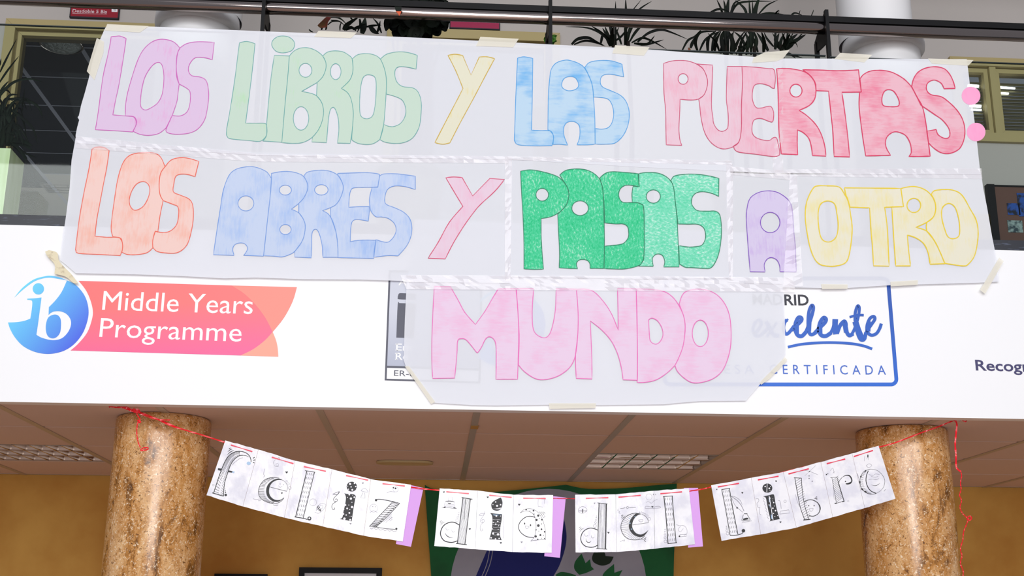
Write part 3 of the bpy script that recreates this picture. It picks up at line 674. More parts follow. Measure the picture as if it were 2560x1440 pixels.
for x, y0, y1 in ((990, 859.5, 876), (989, 882.5, 899)):
    b.line([(x - 1.5, y1 - .8), (x + 5, y1 - .8)], 1.7, -.002); b.line([(x - 1.5, y0 + .8), (x + 5, y0 + .8)], 1.7, -.002)
b.build('lettering', M['white'], t)
b = MB(); text_on(b, 'ER-0', (985, 939.5), (1036, 941.5), 14, -.002); b.build('number', dk, t)
# blue framed sign on the right
q = P(1950, 963, 0)
t = thing('vinyl_sign', 'blue outlined square sign with brush-lettered word, right of the MUNDO paper', 'sign', (q.x, 0, q.z))
blue = flat_print('sign_blue', (14, 74, 170), (22, 100, 208), P(2225, 720, 0), P(2225, 960, 0))
def rrect(x0, y0, x1, y1, xb0, xb1, r):
    o = []
    for cx, cy, a0 in ((x1 - r, y0 + r, -90), (xb1 - r, y1 - r, 0), (xb0 + r, y1 - r, 90), (x0 + r, y0 + r, 180)):
        for k in range(7): a = math.radians(a0 + 15 * k); o.append((cx + r * math.cos(a), cy + r * math.sin(a)))
    return o
b = MB(); b.line(rrect(1662, 696, 2221, 961, 1662, 2241, 13), 9.4, -.0012, True); b.build('outline', blue, t)
b = MB(); text_on(b, 'MAD', (1882, 761), (1957, 762), 26, -.0014, bold=.018); text_on(b, 'RID', (1961.7, 762.2), (2022.5, 763), 25.5, -.0014, bold=.018); b.build('top_lettering', flat_print('navy_print', (12, 14, 36)), t)
b = MB(); text_on(b, 'EMPRESA', (1690, 934), (1885, 934.4), 22.5, -.0014, spacing=1.5)
mb_ = flat_print('mid_blue_print', (52, 100, 200)); b.build('bottom_word', mb_, t); b = MB()
text_on(b, 'CERTIFICADA', (1925, 934.5), (2215, 936.5), 22.8, -.0014, spacing=1.7); b.build('bottom_word', mb_, t)
b = MB(); Yt = -.0014
def brush(s, w, tp=False):
    global Yt; Yt -= .00004; b.line(smooth([(x, y, False) for x, y, _ in pts('B3', s)], False, 6), w, Yt, taper=tp)
brush('-130,600 -90,560 -60,500 -80,470 -120,500 -135,560 -110,610 -60,600 0,540', 8); brush('-20,480 10,530 50,600 100,610', 10); brush('80,490 30,560 -10,620', 6)
brush('172,466 150,490 140,540 155,588 185,585 235,522', 8.5); brush('165,462 176,475', 8)
brush('212,560 262,512 300,472 298,448 272,448 248,500 248,560 268,604 305,612 345,572', 9.8); brush('262,500 262,590', 9)
brush('335,590 372,500 402,400 408,350 392,338 370,390 362,480 368,570 392,600 432,580', 8.5); brush('375,440 368,570', 11); brush('380,420 372,500', 10)
brush('418,590 468,535 512,490 522,460 500,448 470,490 458,555 478,602 520,612 572,580', 9.8); brush('472,500 474,590', 9)
brush('560,590 586,540 600,470', 8); brush('606,460 604,530 612,596', 14); brush('622,590 648,520 684,480 700,500 704,560 730,606 768,590', 9.5); brush('690,490 706,580', 12)
brush('752,600 782,540 812,440 822,360 806,342 786,400 784,480', 7.5); brush('790,460 800,560 832,640 866,640 880,590', 9); brush('786,480 812,560 846,640', 15)
brush('735,442 800,424 862,424', 6); brush('872,640 884,580 930,510 962,460 950,436 916,456 892,520 896,575 930,604 975,590 1005,545 1020,500', 8); brush('908,480 904,570', 10); brush('880,580 868,640 850,648', 8)
b.build('brush_lettering', blue, t)
b = MB(); brush('180,711 300,686 450,673 600,671 750,680 860,700 938,728', 6.5); b.build('underline', blue, t)
q = P(2500, 926, 0)
t = thing('vinyl_sign', 'dark bold word cut off by the right edge of the photo', 'sign', (q.x, 0, q.z))
b = MB(); text_on(b, 'Recogn', (2440, 925.5), (2577, 929), 25.5, -.0012, bold=.016); b.build('lettering', flat_print('slate_print', (62, 58, 104)), t)

# ------------------------------------------------------------------ the banner
q = P(1280, 720, 0)
bn = thing('paper_banner', 'long taped paper banner hand-lettered in coloured pencil, hung on the balcony', 'banner', (q.x, -.01, q.z))
def sheet(name, loops, Y, m, th=.0004, parent=bn, **k):
    b = MB(); b.sheet(loops, Y, th); return b.build(name, M[m] if isinstance(m, str) else m, parent, **k)
YS1, YS2, YP, YM, YBk = -.018, -.015, -.0165, -.0115, -.0125
def FP(s): return [(x, y) for x, y, _ in pts('F', s)]
sheet('paper_sheet', [FP('268,63 400,67 640,77.5 860,86 1080,96 1280,106 1450,115 1600,122 1780,135 1915,144 1955,146 1955,300 1952,434 1600,418 1270,398 900,394 640,388 520,380 400,372 190,358 189,338 193,318 198,300 194,293 200,286 197,290 203,262 212,232 222,195 232,150 246,108 262,72')], YS1, 'paper', label='long upper left sheet')
sheet('paper_sheet', [FP('1936,146 2200,147 2417,148 2421,180 2428,240 2436,300 2443,360 2450,425 2453,436 2200,436 1936,432')], YS1 - .0008, 'paper', label='upper right sheet')
sheet('paper_sheet', [FP('189,345 400,362 640,380 900,386 1278,392 1278,560 1274,708 1019,705 1000,702 900,699 760,698 640,694 560,696 450,690 340,686 189,683 172,668 150,650 156,600 165,540 174,470 179,400')], YS2, 'paper', label='lower left sheet')
sheet('paper_sheet', [FP('1272,399 1500,403 1790,404 1826,408 1829,560 1828,696 1600,697 1271,692')], YP, 'paper', label='sheet with the green word')
sheet('paper_sheet', [FP('1815,432 1990,436 1998,560 2000,712 1820,706')], YS2, 'paper', label='sheet with the violet letter')
sheet('paper_sheet', [FP('1975,436 2453,434 2458,470 2468,520 2480,590 2490,640 2498,704 2440,707 2225,713 2120,720 2053,720 1956,718 1960,600')], YS2 - .0008, 'paper', label='lower right sheet')
sheet('paper_sheet', [FP('1035,548 1270,556 1500,565 1830,580 1985,585 1985,700 1957,706 1962,800 1964,885 1955,900 1905,955 1865,1002 1750,1003 1700,1007 1660,1011 1500,1013 1380,1012 1240,1014 1180,1013 1085,1007 1060,975 1030,935 1014,915 1009,900 1012,800 1017,700 1030,640')], YM, 'paper', label='bottom sheet with the last word')

LC = {}
def letters(word, fr, Y, fill, line_c, lw, items, wob=.35):
    lm = mat('pencil_line_' + word, line_c, .6, alpha=.9)
    for k, (name, outer, holes) in enumerate(items):
        ol = smooth(pts(fr, outer)); hl = [smooth(pts(fr, h)) if isinstance(h, str) else ell(fr, *h) for h in holes]
        y = Y - .0006 - .00012 * k
        b = MB(); b.sheet([ol] + hl, y, .0002); o = b.build('letter_' + name, fill if not isinstance(fill, (list, tuple)) else fill[k], bn)
        b = MB()
        for lp in [ol] + hl: b.line(lp, lw, y - .0009, True, wob=wob)
        b.build('pencil_outline', lm, o)
pink = crayon('pencil_lilac', (222, 186, 224), (232, 140, 208), lo=.58, hi=.95)
letters('los_one', 'T0', YS1, pink, (206, 96, 186), 1.7, [
 ('l', '1000,330! 1040,326 1080,324 1135,345! 1110,520 1070,760 1040,900 1015,1033! 1120,1042 1200,1048 1226,1080 1226,1120 1195,1187! 1020,1175 858,1167! 885,1000 925,700 965,520 990,400', []),
 ('o', '1465,352 1560,375 1620,432! 1592,500 1588,640 1612,757! 1600,850 1590,920 1550,1038! 1520,1100 1495,1150! 1430,1200 1340,1218 1260,1208 1195,1180! 1222,1130 1222,1080 1200,1048! 1128,1042! 1130,950 1145,850 1180,720 1240,540 1300,435 1380,370', ['1425,560 1460,590 1475,680 1470,780 1455,860 1415,930 1340,980 1300,988 1268,960 1265,890 1280,780 1310,680 1370,590']),
 ('s', '1620,430! 1680,392 1780,375 1928,380! 1910,538! 1850,520 1760,518 1710,570 1695,630 1725,680 1810,695 1860,735 1878,850 1865,980 1840,1080 1780,1160 1700,1198 1590,1208 1520,1198 1495,1180 1500,1150 1550,1038! 1620,1043 1680,1010 1708,940 1712,840 1690,800 1612,755! 1590,690 1588,560 1600,470', [])])
green = crayon('pencil_green', (190, 218, 194), (168, 226, 160), lo=.62, hi=.98)
letters('libros', 'T1', YS1, green, (104, 170, 168), 1.5, [
 ('l', '-149,385! -84,372 -9,392! -30,600 -60,850 -94,1107! 0,1108 75,1109 95,1130 98,1200 75,1245 30,1272 -60,1265 -220,1250 -258,1230 -266,1180 -244,1050 -219,900 -189,700 -164,500', []),
 ('i_dot', '245,323 300,335 340,370 347,410 320,455 245,475 180,460 143,410 150,365 190,332', []),
 ('i', '165,497! 300,503! 285,700 260,950 232,1280! 60,1268! 85,1240 97,1200 95,1120! 110,950 135,700', []),
 ('b', '300,503! 340,460 400,432 470,430 540,455 600,503 628,560 628,620 600,690 550,742! 410,822! 490,838 545,862 590,920 608,1000 595,1090 560,1170 500,1240 420,1282 330,1290 232,1283! 260,950 285,700', [(445, 632, 58, 63), (405, 1065, 70, 106)]),
 ('r', '600,503! 640,470 700,457 780,465 840,500 865,530 873,600 868,660 840,725 768,795! 820,830 855,890 875,1000 872,1100 862,1200 848,1290! 732,1287! 745,1180 742,1080 725,1010 705,970 685,968 668,990 655,1050 645,1150 635,1283! 502,1277! 508,1235! 560,1170 595,1090 608,1000 590,920 545,862! 550,742! 600,690 628,620 628,560', [(717, 644, 48, 72)]),
 ('o', '865,530! 920,490 1010,482 1080,500 1120,530! 1150,600 1172,700 1170,850 1160,1000 1145,1150 1115,1255! 1060,1290 1000,1300 920,1290 870,1265! 862,1240 872,1100 875,1000 855,890 820,830 768,795! 840,725 868,660 873,600', ['1010,672 1060,685 1080,730 1080,850 1070,960 1050,1040 1005,1068 955,1055 935,1010 933,900 940,800 955,720 975,685']),
 ('s', '1120,530! 1180,485 1290,465 1380,475 1452,497! 1440,622! 1370,605 1290,600 1255,625 1250,680 1270,740 1320,778 1410,790 1460,830 1487,920 1483,1050 1465,1150 1410,1240 1330,1282 1240,1290 1160,1278 1115,1255! 1150,1118! 1190,1135 1240,1138 1300,1110 1340,1050 1348,980 1320,905 1260,870 1172,845! 1172,700 1150,600', [])])
letters('y_one', 'T1', YS1, crayon('pencil_yellow', (228, 224, 190), (234, 206, 60), sc=.6, lo=.58, hi=.9), (206, 172, 50), 1.9, [
 ('y', '1728,497! 1790,487 1860,498! 1935,675! 2010,512! 2080,510 2148,527! 2060,690 1960,880 1840,1100 1745,1285! 1680,1298 1610,1283! 1720,1070 1820,880 1863,795! 1800,640', [])])
letters('las', 'T2', YS1, crayon('pencil_sky', (176, 212, 238), (92, 172, 236), horiz=True, sc=.6, lo=.5, hi=.92), (76, 160, 224), 1.7, [
 ('l', '50,522! 110,510 187,525! 185,700 182,900 175,1170! 250,1175 345,1178 372,1220 372,1260 360,1310! 210,1312 60,1303 25,1270 22,1240 27,1100 33,900 42,700', []),
 ('a', '480,540 540,548 600,570 650,608 700,700 725,780 735,900 745,1050 748,1297! 680,1303 585,1303! 605,1250 612,1190 605,1130 570,1098 530,1092 490,1105 465,1150 468,1220 500,1305! 430,1298 370,1300! 372,1220 345,1178! 323,1168! 325,1000 328,850 340,700 355,620 400,565', ['520,688 570,700 598,750 590,790 550,812 500,815 455,790 448,750 470,705']),
 ('s', '655,605! 700,560 800,543 900,548 990,577! 1005,692! 920,672 850,668 805,690 795,745 820,785 900,820 980,860 1030,920 1055,1010 1045,1120 1000,1220 930,1285 850,1297 748,1297! 747,1155! 810,1162 870,1145 905,1090 915,1010 895,930 850,885 735,872! 725,780 700,700', [])])
letters('puertas_left', 'T2', YS1, crayon('pencil_rose', (236, 190, 206), (240, 160, 184), lo=.5, hi=.95), (204, 76, 116), 1.8, [
 ('p', '1365,570! 1430,550 1500,543 1580,548 1660,575 1720,620 1755,700 1758,770 1730,850 1680,890 1610,900 1513,893! 1510,1000 1503,1150 1510,1250 1528,1308! 1460,1306 1388,1303! 1385,1150 1383,1000 1368,840 1365,700', [(1540, 710, 45, 48)]),
 ('u', '1660,575! 1806,585! 1803,700 1795,940 1808,1050 1815,1110 1850,1165 1890,1182 1930,1165 1945,1130 1945,1020 1930,900 1932,750 1937,597! 2070,597! 2075,750 2065,950 2065,1150 2045,1270 2000,1315 1920,1340 1850,1325 1780,1270 1730,1180 1700,1050 1690,950 1680,890! 1730,850 1758,770 1755,700 1720,620', [])])
letters('puertas_e', 'T2', YS1 - .001, crayon('pencil_rose_b', (238, 180, 198), (240, 150, 176), lo=.5, hi=.95), (206, 70, 110), 1.8, [
 ('e', '2070,597! 2200,605 2310,617 2350,620 2366,650 2370,720 2362,795! 2340,790 2310,770 2240,752 2185,765 2165,820 2165,900 2195,965 2240,972 2290,960 2330,958 2352,1000 2355,1050 2345,1095 2310,1090 2240,1065 2185,1075 2165,1110 2160,1180 2180,1225 2230,1252 2310,1265 2350,1240 2380,1240 2395,1290 2410,1370 2400,1400 2340,1407 2200,1388 2050,1370 2005,1345 1995,1312! 2045,1270 2065,1150 2065,950 2075,750', [])])
letters('puertas_right', 'T3', YS1 - .0010, crayon('pencil_red', (242, 172, 188), (240, 116, 146), horiz=True, lo=.48, hi=.86), (218, 52, 98), 2.5, [
 ('r', '78,618! 150,615 230,622 320,642 380,680 420,740 432,810 420,890 370,950 280,993! 350,1040 430,1120 480,1210 510,1310 522,1405! 400,1400! 392,1330 370,1250 320,1195 265,1168! 263,1280 268,1392! 190,1388 120,1385! 100,1200 95,1000 90,800', [(252, 815, 55, 58)]),
 ('t', '312,627! 480,630 560,635 700,635 815,628! 825,720 840,828! 665,830! 690,1000 715,1200 735,1412! 595,1408! 585,1200 570,1050 545,820! 432,815! 425,745 380,680', []),
 ('a', '1000,632 1080,640 1150,665 1230,715 1293,780! 1340,870 1390,960 1420,1100 1440,1250 1460,1405! 1360,1408 1268,1407! 1290,1370 1280,1290 1240,1220 1180,1190 1130,1188 1080,1220 1058,1270 1065,1330 1103,1397! 990,1400 880,1403! 860,1280 835,1100 820,950 825,830! 840,828! 828,710! 860,670 920,640', ['1085,806 1130,820 1165,870 1182,920 1170,955 1100,960 1040,950 1025,910 1030,860 1050,820']),
 ('s', '1293,780! 1310,710 1350,650 1420,612 1510,600 1590,620 1640,675 1670,740 1685,795! 1585,798! 1560,750 1510,722 1470,725 1435,750 1425,790 1440,830 1480,855 1560,870 1630,920 1700,990 1750,1070 1772,1160 1765,1250 1730,1330 1670,1370 1610,1382 1550,1370 1490,1330 1445,1285! 1428,1180! 1515,1165! 1530,1210 1580,1242 1620,1242 1638,1210 1625,1150 1570,1080 1500,1030 1375,945! 1340,870', [])])
dotm = crayon('pencil_pink_dot', (246, 168, 208), (250, 148, 196), sc=.5, lo=.5, hi=.95, alpha=1)
for e_, lb in (((1827, 862, 84, 82), 'upper pink paper dot'), ((1873, 1188, 84, 83), 'lower pink paper dot')):
    sheet('paper_dot', [ell('T3', *e_, n=40)], YS1 - .0016, dotm, label=lb)
letters('los_two', 'M0', YS2, crayon('pencil_orange', (250, 202, 188), (250, 166, 140), lo=.52, hi=.95), (238, 104, 84), 1.9, [
 ('l', '828,82! 860,65 930,65 982,95! 960,250 930,400 900,560 870,720 855,865! 960,875 1075,878 1100,920 1102,980 1082,1040! 900,1030 710,1020 682,990 683,960 715,700 760,450 800,260', []),
 ('o', '1325,112 1400,120 1450,160 1485,240! 1445,300 1432,400 1440,490 1468,545! 1440,680 1420,830! 1395,820! 1375,900 1375,970! 1320,1015 1220,1032 1140,1028 1095,1007! 1102,980 1100,920 1075,878! 1015,870! 1000,800 1010,680 1035,500 1060,350 1100,220 1150,150 1220,120', ['1290,373 1335,400 1348,460 1325,540 1280,605 1215,632 1175,600 1163,540 1185,460 1230,395']),
 ('s', '1485,240! 1540,180 1620,158 1700,165 1790,192! 1755,330! 1690,310 1620,308 1580,330 1565,390 1560,465 1620,495 1700,530 1735,590 1738,720 1710,870 1670,960 1590,1015 1480,1015 1410,1000 1375,965! 1375,900 1398,820! 1460,832 1530,820 1590,760 1608,660 1600,600 1560,580 1468,545! 1440,490 1432,400 1445,300', [])])
letters('abres', 'M1', YS2, crayon('pencil_blue', (190, 208, 240), (150, 184, 240), lo=.5, hi=.95), (112, 154, 222), 1.6, [
 ('a', '-384,1032! -350,800 -319,600 -294,450 -244,320 -184,265 -104,243 -30,240 40,258 100,290 138,345! 128,500 100,750 68,1045! -112,1038! -90,1010 -76,970 -104,932 -154,927 -194,945 -210,985 -197,1038!', [(-91, 570, 72, 68)]),
 ('b', '138,300! 220,285 300,283 380,300 430,330 462,390 462,450 430,520 385,570 318,622! 385,655 430,720 443,790 420,900 350,1000 290,1035 230,1052 160,1045 68,1042! 100,750 128,500 138,360', [(264, 450, 55, 45), (265, 805, 52, 45)]),
 ('r', '430,325! 460,290 530,275 610,272 680,285 740,320 775,380 785,440 760,520 720,580 670,608 598,635! 650,665 690,730 720,830 735,950 738,1055! 602,1055! 595,950 575,860 550,808 520,808 502,850 500,950 498,1060! 348,1053! 350,1000! 420,900 443,790 430,720 385,655! 385,570! 430,520 462,450 462,390', [(588, 448, 61, 47)]),
 ('e', '735,300! 900,295 1000,293 1100,305 1110,330 1095,425! 980,425 880,430 850,460 838,530 835,605! 920,600 1018,598! 1020,640 1010,730! 960,720 900,715 865,735 852,800 848,915! 900,905 980,900 1080,902! 1065,980 1060,1065! 900,1062 738,1058! 735,950 720,830 672,690! 672,608! 720,580 760,520 785,440 775,380 740,320', []),
 ('s', '1110,325! 1150,305 1250,303 1340,312 1433,325! 1433,445! 1350,420 1260,412 1200,430 1170,470 1158,540 1175,580 1250,610 1330,650 1385,710 1403,790 1390,880 1350,960 1278,1042! 1180,1040 1060,1055! 1080,895! 1130,912 1190,918 1240,870 1262,810 1245,750 1190,705 1130,692 1080,690 1040,650 1025,600 1022,520 1045,425! 1098,420!', [])])
letters('y_two', 'M1', YS2, crayon('pencil_rose_c', (234, 198, 218), (238, 178, 206), lo=.5, hi=.95), (214, 66, 110), 1.9, [
 ('y', '1708,338! 1780,332 1855,337! 1950,503! 2105,345! 2237,355! 2150,460 2020,580 1960,650 1880,760 1780,920 1703,1070! 1548,1063! 1640,920 1740,740 1862,597! 1780,460', [])])
gm = crayon('pencil_emerald', (84, 208, 158), (34, 188, 124), grain=True, lo=.50, hi=.70, alpha=1, c3=(214, 240, 228))
gm2 = crayon('pencil_emerald_soft', (128, 220, 188), (72, 204, 156), grain=True, horiz=True, lo=.52, hi=.74, alpha=1, c3=(224, 242, 236))
letters('pasas', 'M2', YP, [gm, gm, gm, gm2, gm2], (24, 128, 92), 1.9, [
 ('p', '78,280! 160,268 250,280 370,312 440,350 495,420 512,490 495,570 450,630 410,660 350,690 262,707! 262,850 270,1000 283,1162! 200,1165 108,1160! 108,950 100,700 85,450', [(272, 492, 57, 57)]),
 ('a', '430,315! 480,275 560,260 650,265 720,290 780,340 810,410 822,500 828,700 832,900 828,1157! 770,1155 703,1155! 700,1110 670,1080 610,1078 580,1110 590,1158! 500,1155 425,1150! 428,1000 420,850 412,665! 450,630 495,570 512,490 495,420 460,365', [(613, 613, 75, 66)]),
 ('s', '790,340! 840,300 900,285 1000,290 1135,302! 1145,422! 1085,408 1020,408 975,440 960,490 975,540 1010,562 1110,562 1160,575 1185,610 1190,800 1188,1040 1170,1100 1140,1130 1050,1155 970,1162 828,1157! 832,955! 880,950 960,942 1010,925 1045,880 1050,830 1040,780 1000,755 930,755 835,745! 830,600 822,500 810,410', []),
 ('a', '1140,302! 1210,292 1310,297 1380,325 1430,370 1455,430 1470,560 1485,700 1495,900 1505,1142! 1365,1142! 1375,1090 1350,1035 1300,1027 1265,1060 1265,1100 1272,1137! 1140,1135! 1175,1095 1188,1040 1190,800 1185,610 1160,575 1120,562! 1083,562! 1080,480 1090,415! 1145,422!', [(1272, 508, 64, 60)]),
 ('s', '1430,365! 1460,325 1540,310 1640,307 1760,320 1862,345! 1860,508! 1800,480 1720,465 1660,475 1625,510 1615,560 1630,600 1670,635 1760,640 1830,640 1868,670 1882,740 1885,850 1870,980 1840,1080 1790,1150 1720,1155 1620,1148 1560,1145 1507,1115! 1502,950! 1580,962 1650,960 1710,945 1740,890 1740,830 1720,785 1670,758 1580,757 1495,755! 1470,560 1455,430', [])])
letters('a_single', 'M3', YS2 - .0012, crayon('pencil_violet', (212, 196, 234), (190, 152, 226), lo=.52, hi=.95), (126, 70, 190), 1.8, [
 ('a', '-160,1185! -179,950 -194,720 -189,620 -164,530 -104,480 -24,458 60,463 130,495 195,555 220,640 230,800 245,950 255,1188! 108,1185! 105,1130 80,1080 35,1058 -5,1070 -34,1120 -25,1187!', [(20, 742, 88, 92)])])
letters('otro', 'M3', YS2 - .0012, crayon('pencil_lemon', (238, 232, 200), (240, 226, 150), lo=.5, hi=.95), (236, 208, 40), 2.6, [
 ('o', '530,412 640,422 690,490 725,560 745,680 758,800 745,950 720,1070 680,1115 600,1135 540,1135 470,1120 420,1070 380,970 355,850 337,720 340,600 365,510 410,430 450,412', ['540,548 600,575 620,660 632,770 615,870 560,915 500,905 468,850 452,730 455,630 480,570']),
 ('t', '688,430! 900,432 1195,435! 1220,600! 1140,602 1050,605! 1070,750 1080,900 1090,1135! 950,1132! 940,950 930,850 915,610! 830,608 738,603! 720,540 700,490', []),
 ('r', '1197,437! 1240,425 1320,418 1400,440 1460,485 1500,550 1510,620 1490,690 1430,740 1330,785! 1430,820 1500,910 1550,1010 1592,1113! 1460,1118! 1440,1010 1400,930 1330,880 1255,855! 1265,980 1283,1133! 1150,1133! 1140,1000 1130,850 1115,602! 1220,600!', [(1313, 588, 62, 64)]),
 ('o', '1470,490! 1500,455 1600,445 1680,455 1750,500 1820,620 1870,710 1890,800 1888,900 1860,1040 1800,1120 1760,1133 1690,1125 1592,1110! 1550,1010 1500,910 1430,820! 1425,780 1430,740! 1490,690 1510,620 1500,550', ['1625,570 1680,600 1710,680 1725,770 1720,860 1670,888 1620,870 1590,800 1565,700 1570,610'])])
letters('mundo', 'B2', YM - .0012, crayon('pencil_pink', (240, 204, 234), (244, 176, 218), horiz=True, lo=.5, hi=.95), (236, 112, 190), 1.9, [
 ('m', '-699,165! -554,168! -484,290 -424,400 -329,508! -244,390 -174,270 -124,188! 35,185! 51,350 61,600 54,870 50,1000! -54,1000 -144,1000! -142,850 -144,700 -164,640 -204,618 -239,640 -274,710 -304,755 -319,757 -364,700 -414,645 -454,635 -489,655 -496,780 -516,990! -714,993! -721,850 -721,650 -712,400', []),
 ('u', '40,185! 195,185! 183,350 183,480 195,560 230,605 290,628 335,600 365,520 390,380 398,187! 580,190! 595,400 592,600 572,780 530,880 460,945 380,985 280,1005 200,990 110,930 58,870! 65,600 50,350', []),
 ('n', '580,192! 660,190 740,215 830,310 900,420 957,560! 955,400 950,183! 1118,187! 1125,400 1128,700 1130,1010! 1000,1005! 985,900 950,770 890,650 800,550 705,475! 710,600 718,800 720,998! 578,993! 572,780 592,600 595,400', []),
 ('d', '1118,187! 1250,192 1370,212 1450,265 1510,350 1550,450 1558,560 1540,700 1500,810 1467,875! 1400,940 1300,1005 1200,1028 1127,1030! 1130,800 1125,500', ['1230,465! 1260,450 1310,475 1350,540 1358,610 1330,665 1290,685 1245,655 1235,570']),
 ('o', '1505,325! 1530,250 1570,210 1660,190 1760,200 1850,245 1920,330 1960,440 1972,580 1965,720 1930,850 1880,940 1800,1000 1700,1030 1620,1030 1550,990 1490,930 1467,875! 1500,810 1540,700 1558,560 1550,450', [(1695, 587, 73, 120)])])

# tapes
for s in ('268,60 372,65 350,81 262,76', '242,95 260,104 259,130 236,200 217,178', '796,77 892,81 878,95 785,92', '1201,92 1297,97 1283,118 1190,115', '1538,113 1624,118 1610,139 1531,133',
          '1884,144 1911,131 1974,125 1958,146 1941,153 1880,157', '2086,147 2101,132 2181,137 2161,156', '2320,146 2434,150 2421,164 2330,159',
          '1012,916 1022,915 1088,1005 1078,1010', '1372,1008 1490,1008 1489,1020 1374,1022', '1962,893 1969,900 1925,946 1903,962 1899,956', '2053,710 2119,711 2119,722 2055,723', '2226,704 2295,700 2294,712 2227,716',
          '2498,644 2509,653 2463,735 2450,725'):
    sheet('masking_tape', [FP(s)], YS1 - .0022 if s[0] != '1' or '1884' in s or '1201' in s or '1538' in s else YM - .003, 'ptape', .0003)
sheet('masking_tape', [smooth(pts('M0', '405,1005! 440,990! 515,1015 530,1085 585,1150 640,1205 705,1290! 660,1285 590,1230 490,1205! 492,1120 430,1050'))], -.0190, mat('yellowed_tape', (226, 216, 186), .7, vary=((190, 176, 150), 60, .55, .75)), .0003, label='yellowed crumpled tape')
def crinkled(s, Y, label=None, amp=.0022, nx=None):
    amp = min(amp, .003)
    """clear tape: a buckled thin film between four picture corners"""
    c = FP(s); A, B_, C_, D = [P(*p, Y) for p in c]
    W = (B_ - A).length; Hh = (D - A).length
    if W < Hh: A, B_, C_, D = B_, C_, D, A; W, Hh = Hh, W
    nx = int(W / .022) + 2; ny = max(2, int(Hh / .014)); b = MB(); vs = []
    r = random.Random(int(c[0][0]))
    for j in range(ny + 1):
        for i in range(nx + 1):
            u, v = i / nx, j / ny; p = A.lerp(B_, u).lerp(D.lerp(C_, u), v); vs.append(p + Vector((0, -abs(r.gauss(0, amp)) * (.2 if r.random() < .7 else 1), 0)))
    b.add(vs, [(j * (nx + 1) + i, j * (nx + 1) + i + 1, (j + 1) * (nx + 1) + i + 1, (j + 1) * (nx + 1) + i) for j in range(ny) for i in range(nx)])
    b.build('clear_tape', M['ctape'], bn, False, **({'label': label} if label else {}))
crinkled('190,341 640,384 640,404 188,370', YS1 - .0012); crinkled('640,386 1270,391 1272,408 640,404', YS1 - .0012); crinkled('1270,391 1830,402 1830,412 1272,400', YS1 - .0012)
crinkled('1826,416 1976,430 1976,450 1826,436', YS1 - .0012); crinkled('1936,424 2453,421 2456,447 1938,440', YS1 - .0012, amp=.001)
crinkled('1001,688 1560,690 1560,727 1016,723', YS1 - .0012, amp=.005); crinkled('1560,690 1980,694 1990,730 1560,727', YS1 - .0012, amp=.005)
crinkled('1974,440 1992,440 2007,716 1958,716', YS1 - .0012, amp=.005); crinkled('1262,392 1280,392 1276,704 1262,704', YS1 - .0012, amp=.002)
crinkled('1932,150 1958,150 1958,430 1932,430', YS1 - .0014, amp=.0006)
crinkled('1815,410 1832,410 1832,700 1822,700', YP - .0012, amp=.002)

# ------------------------------------------------------------------ things on the lower back wall
FR['Q'] = FR['F']
Yf = YB - .03
q = P(1380, 1560, Yf)
fl = thing('wall_flag', 'green cloth flag with grey disc, blue swirl and leaves on the ochre wall', 'flag', (q.x, Yf, q.z))
def fsheet(name, s, Y, m, th=.004, closed_smooth=True):
    b = MB(); b.sheet([smooth(pts('F', s), True, 5)], Y, th); return b.build(name, m, fl)
fg = mat('flag_green', (16, 104, 56), .8, vary=((10, 82, 44), 4, .4, .7)); fs_ = mat('flag_silver', (164, 168, 184), .8, vary=((146, 150, 168), 3, .4, .7)); fb = mat('flag_blue', (16, 30, 116), .8)
b = MB(); b.sheet([smooth(pts('F', '1062,1212! 1080,1221 1120,1228 1200,1232 1300,1224 1415,1212! 1470,1222 1560,1220 1640,1213 1692,1209! 1690,1300 1684,1440 1684,1780! 1380,1795 1100,1780! 1078,1440 1070,1330'), True, 4)], Yf, .006); b.build('cloth', fg, fl)
b = MB(); b.sheet([ell('F', 1371, 1472, 246, 250, n=56)], Yf - .001, .001); b.build('grey_disc', fs_, fl)
fsheet('blue_swirl', '1217,1377! 1240,1330 1290,1290 1350,1270 1400,1280 1415,1325 1414,1365 1400,1410 1384,1440 1350,1500 1290,1560 1170,1560! 1165,1500 1190,1440', Yf - .002, fb, .001)
b = MB()
for dx in (0, 8): b.line(smooth([(x + dx, y, False) for x, y, _ in pts('F', '1224,1376 1217,1410 1200,1450 1170,1500')], False, 4), 1.8, Yf - .0032)
b.build('swirl_line', fs_, fl)
for s in ('1454,1384! 1464,1408! 1475,1398! 1478,1416! 1485,1423! 1466,1432 1448,1437! 1436,1422 1438,1404', '1535,1410! 1536,1432! 1556,1425! 1545,1445 1525,1465! 1508,1462 1508,1435', '1389,1437! 1402,1430 1420,1432 1440,1438! 1430,1460 1405,1470'):
    fsheet('leaf_print', s, Yf - .0024, fg, .001)
b = MB(); b.sheet([smooth(pts('F', '1484,1382! 1500,1376 1512,1382! 1514,1390! 1534,1392! 1525,1408 1505,1414 1486,1407 1480,1396'))], Yf - .0028, .001); b.build('leaf_print', mat('flag_dark_green', (12, 40, 26), .8), fl)
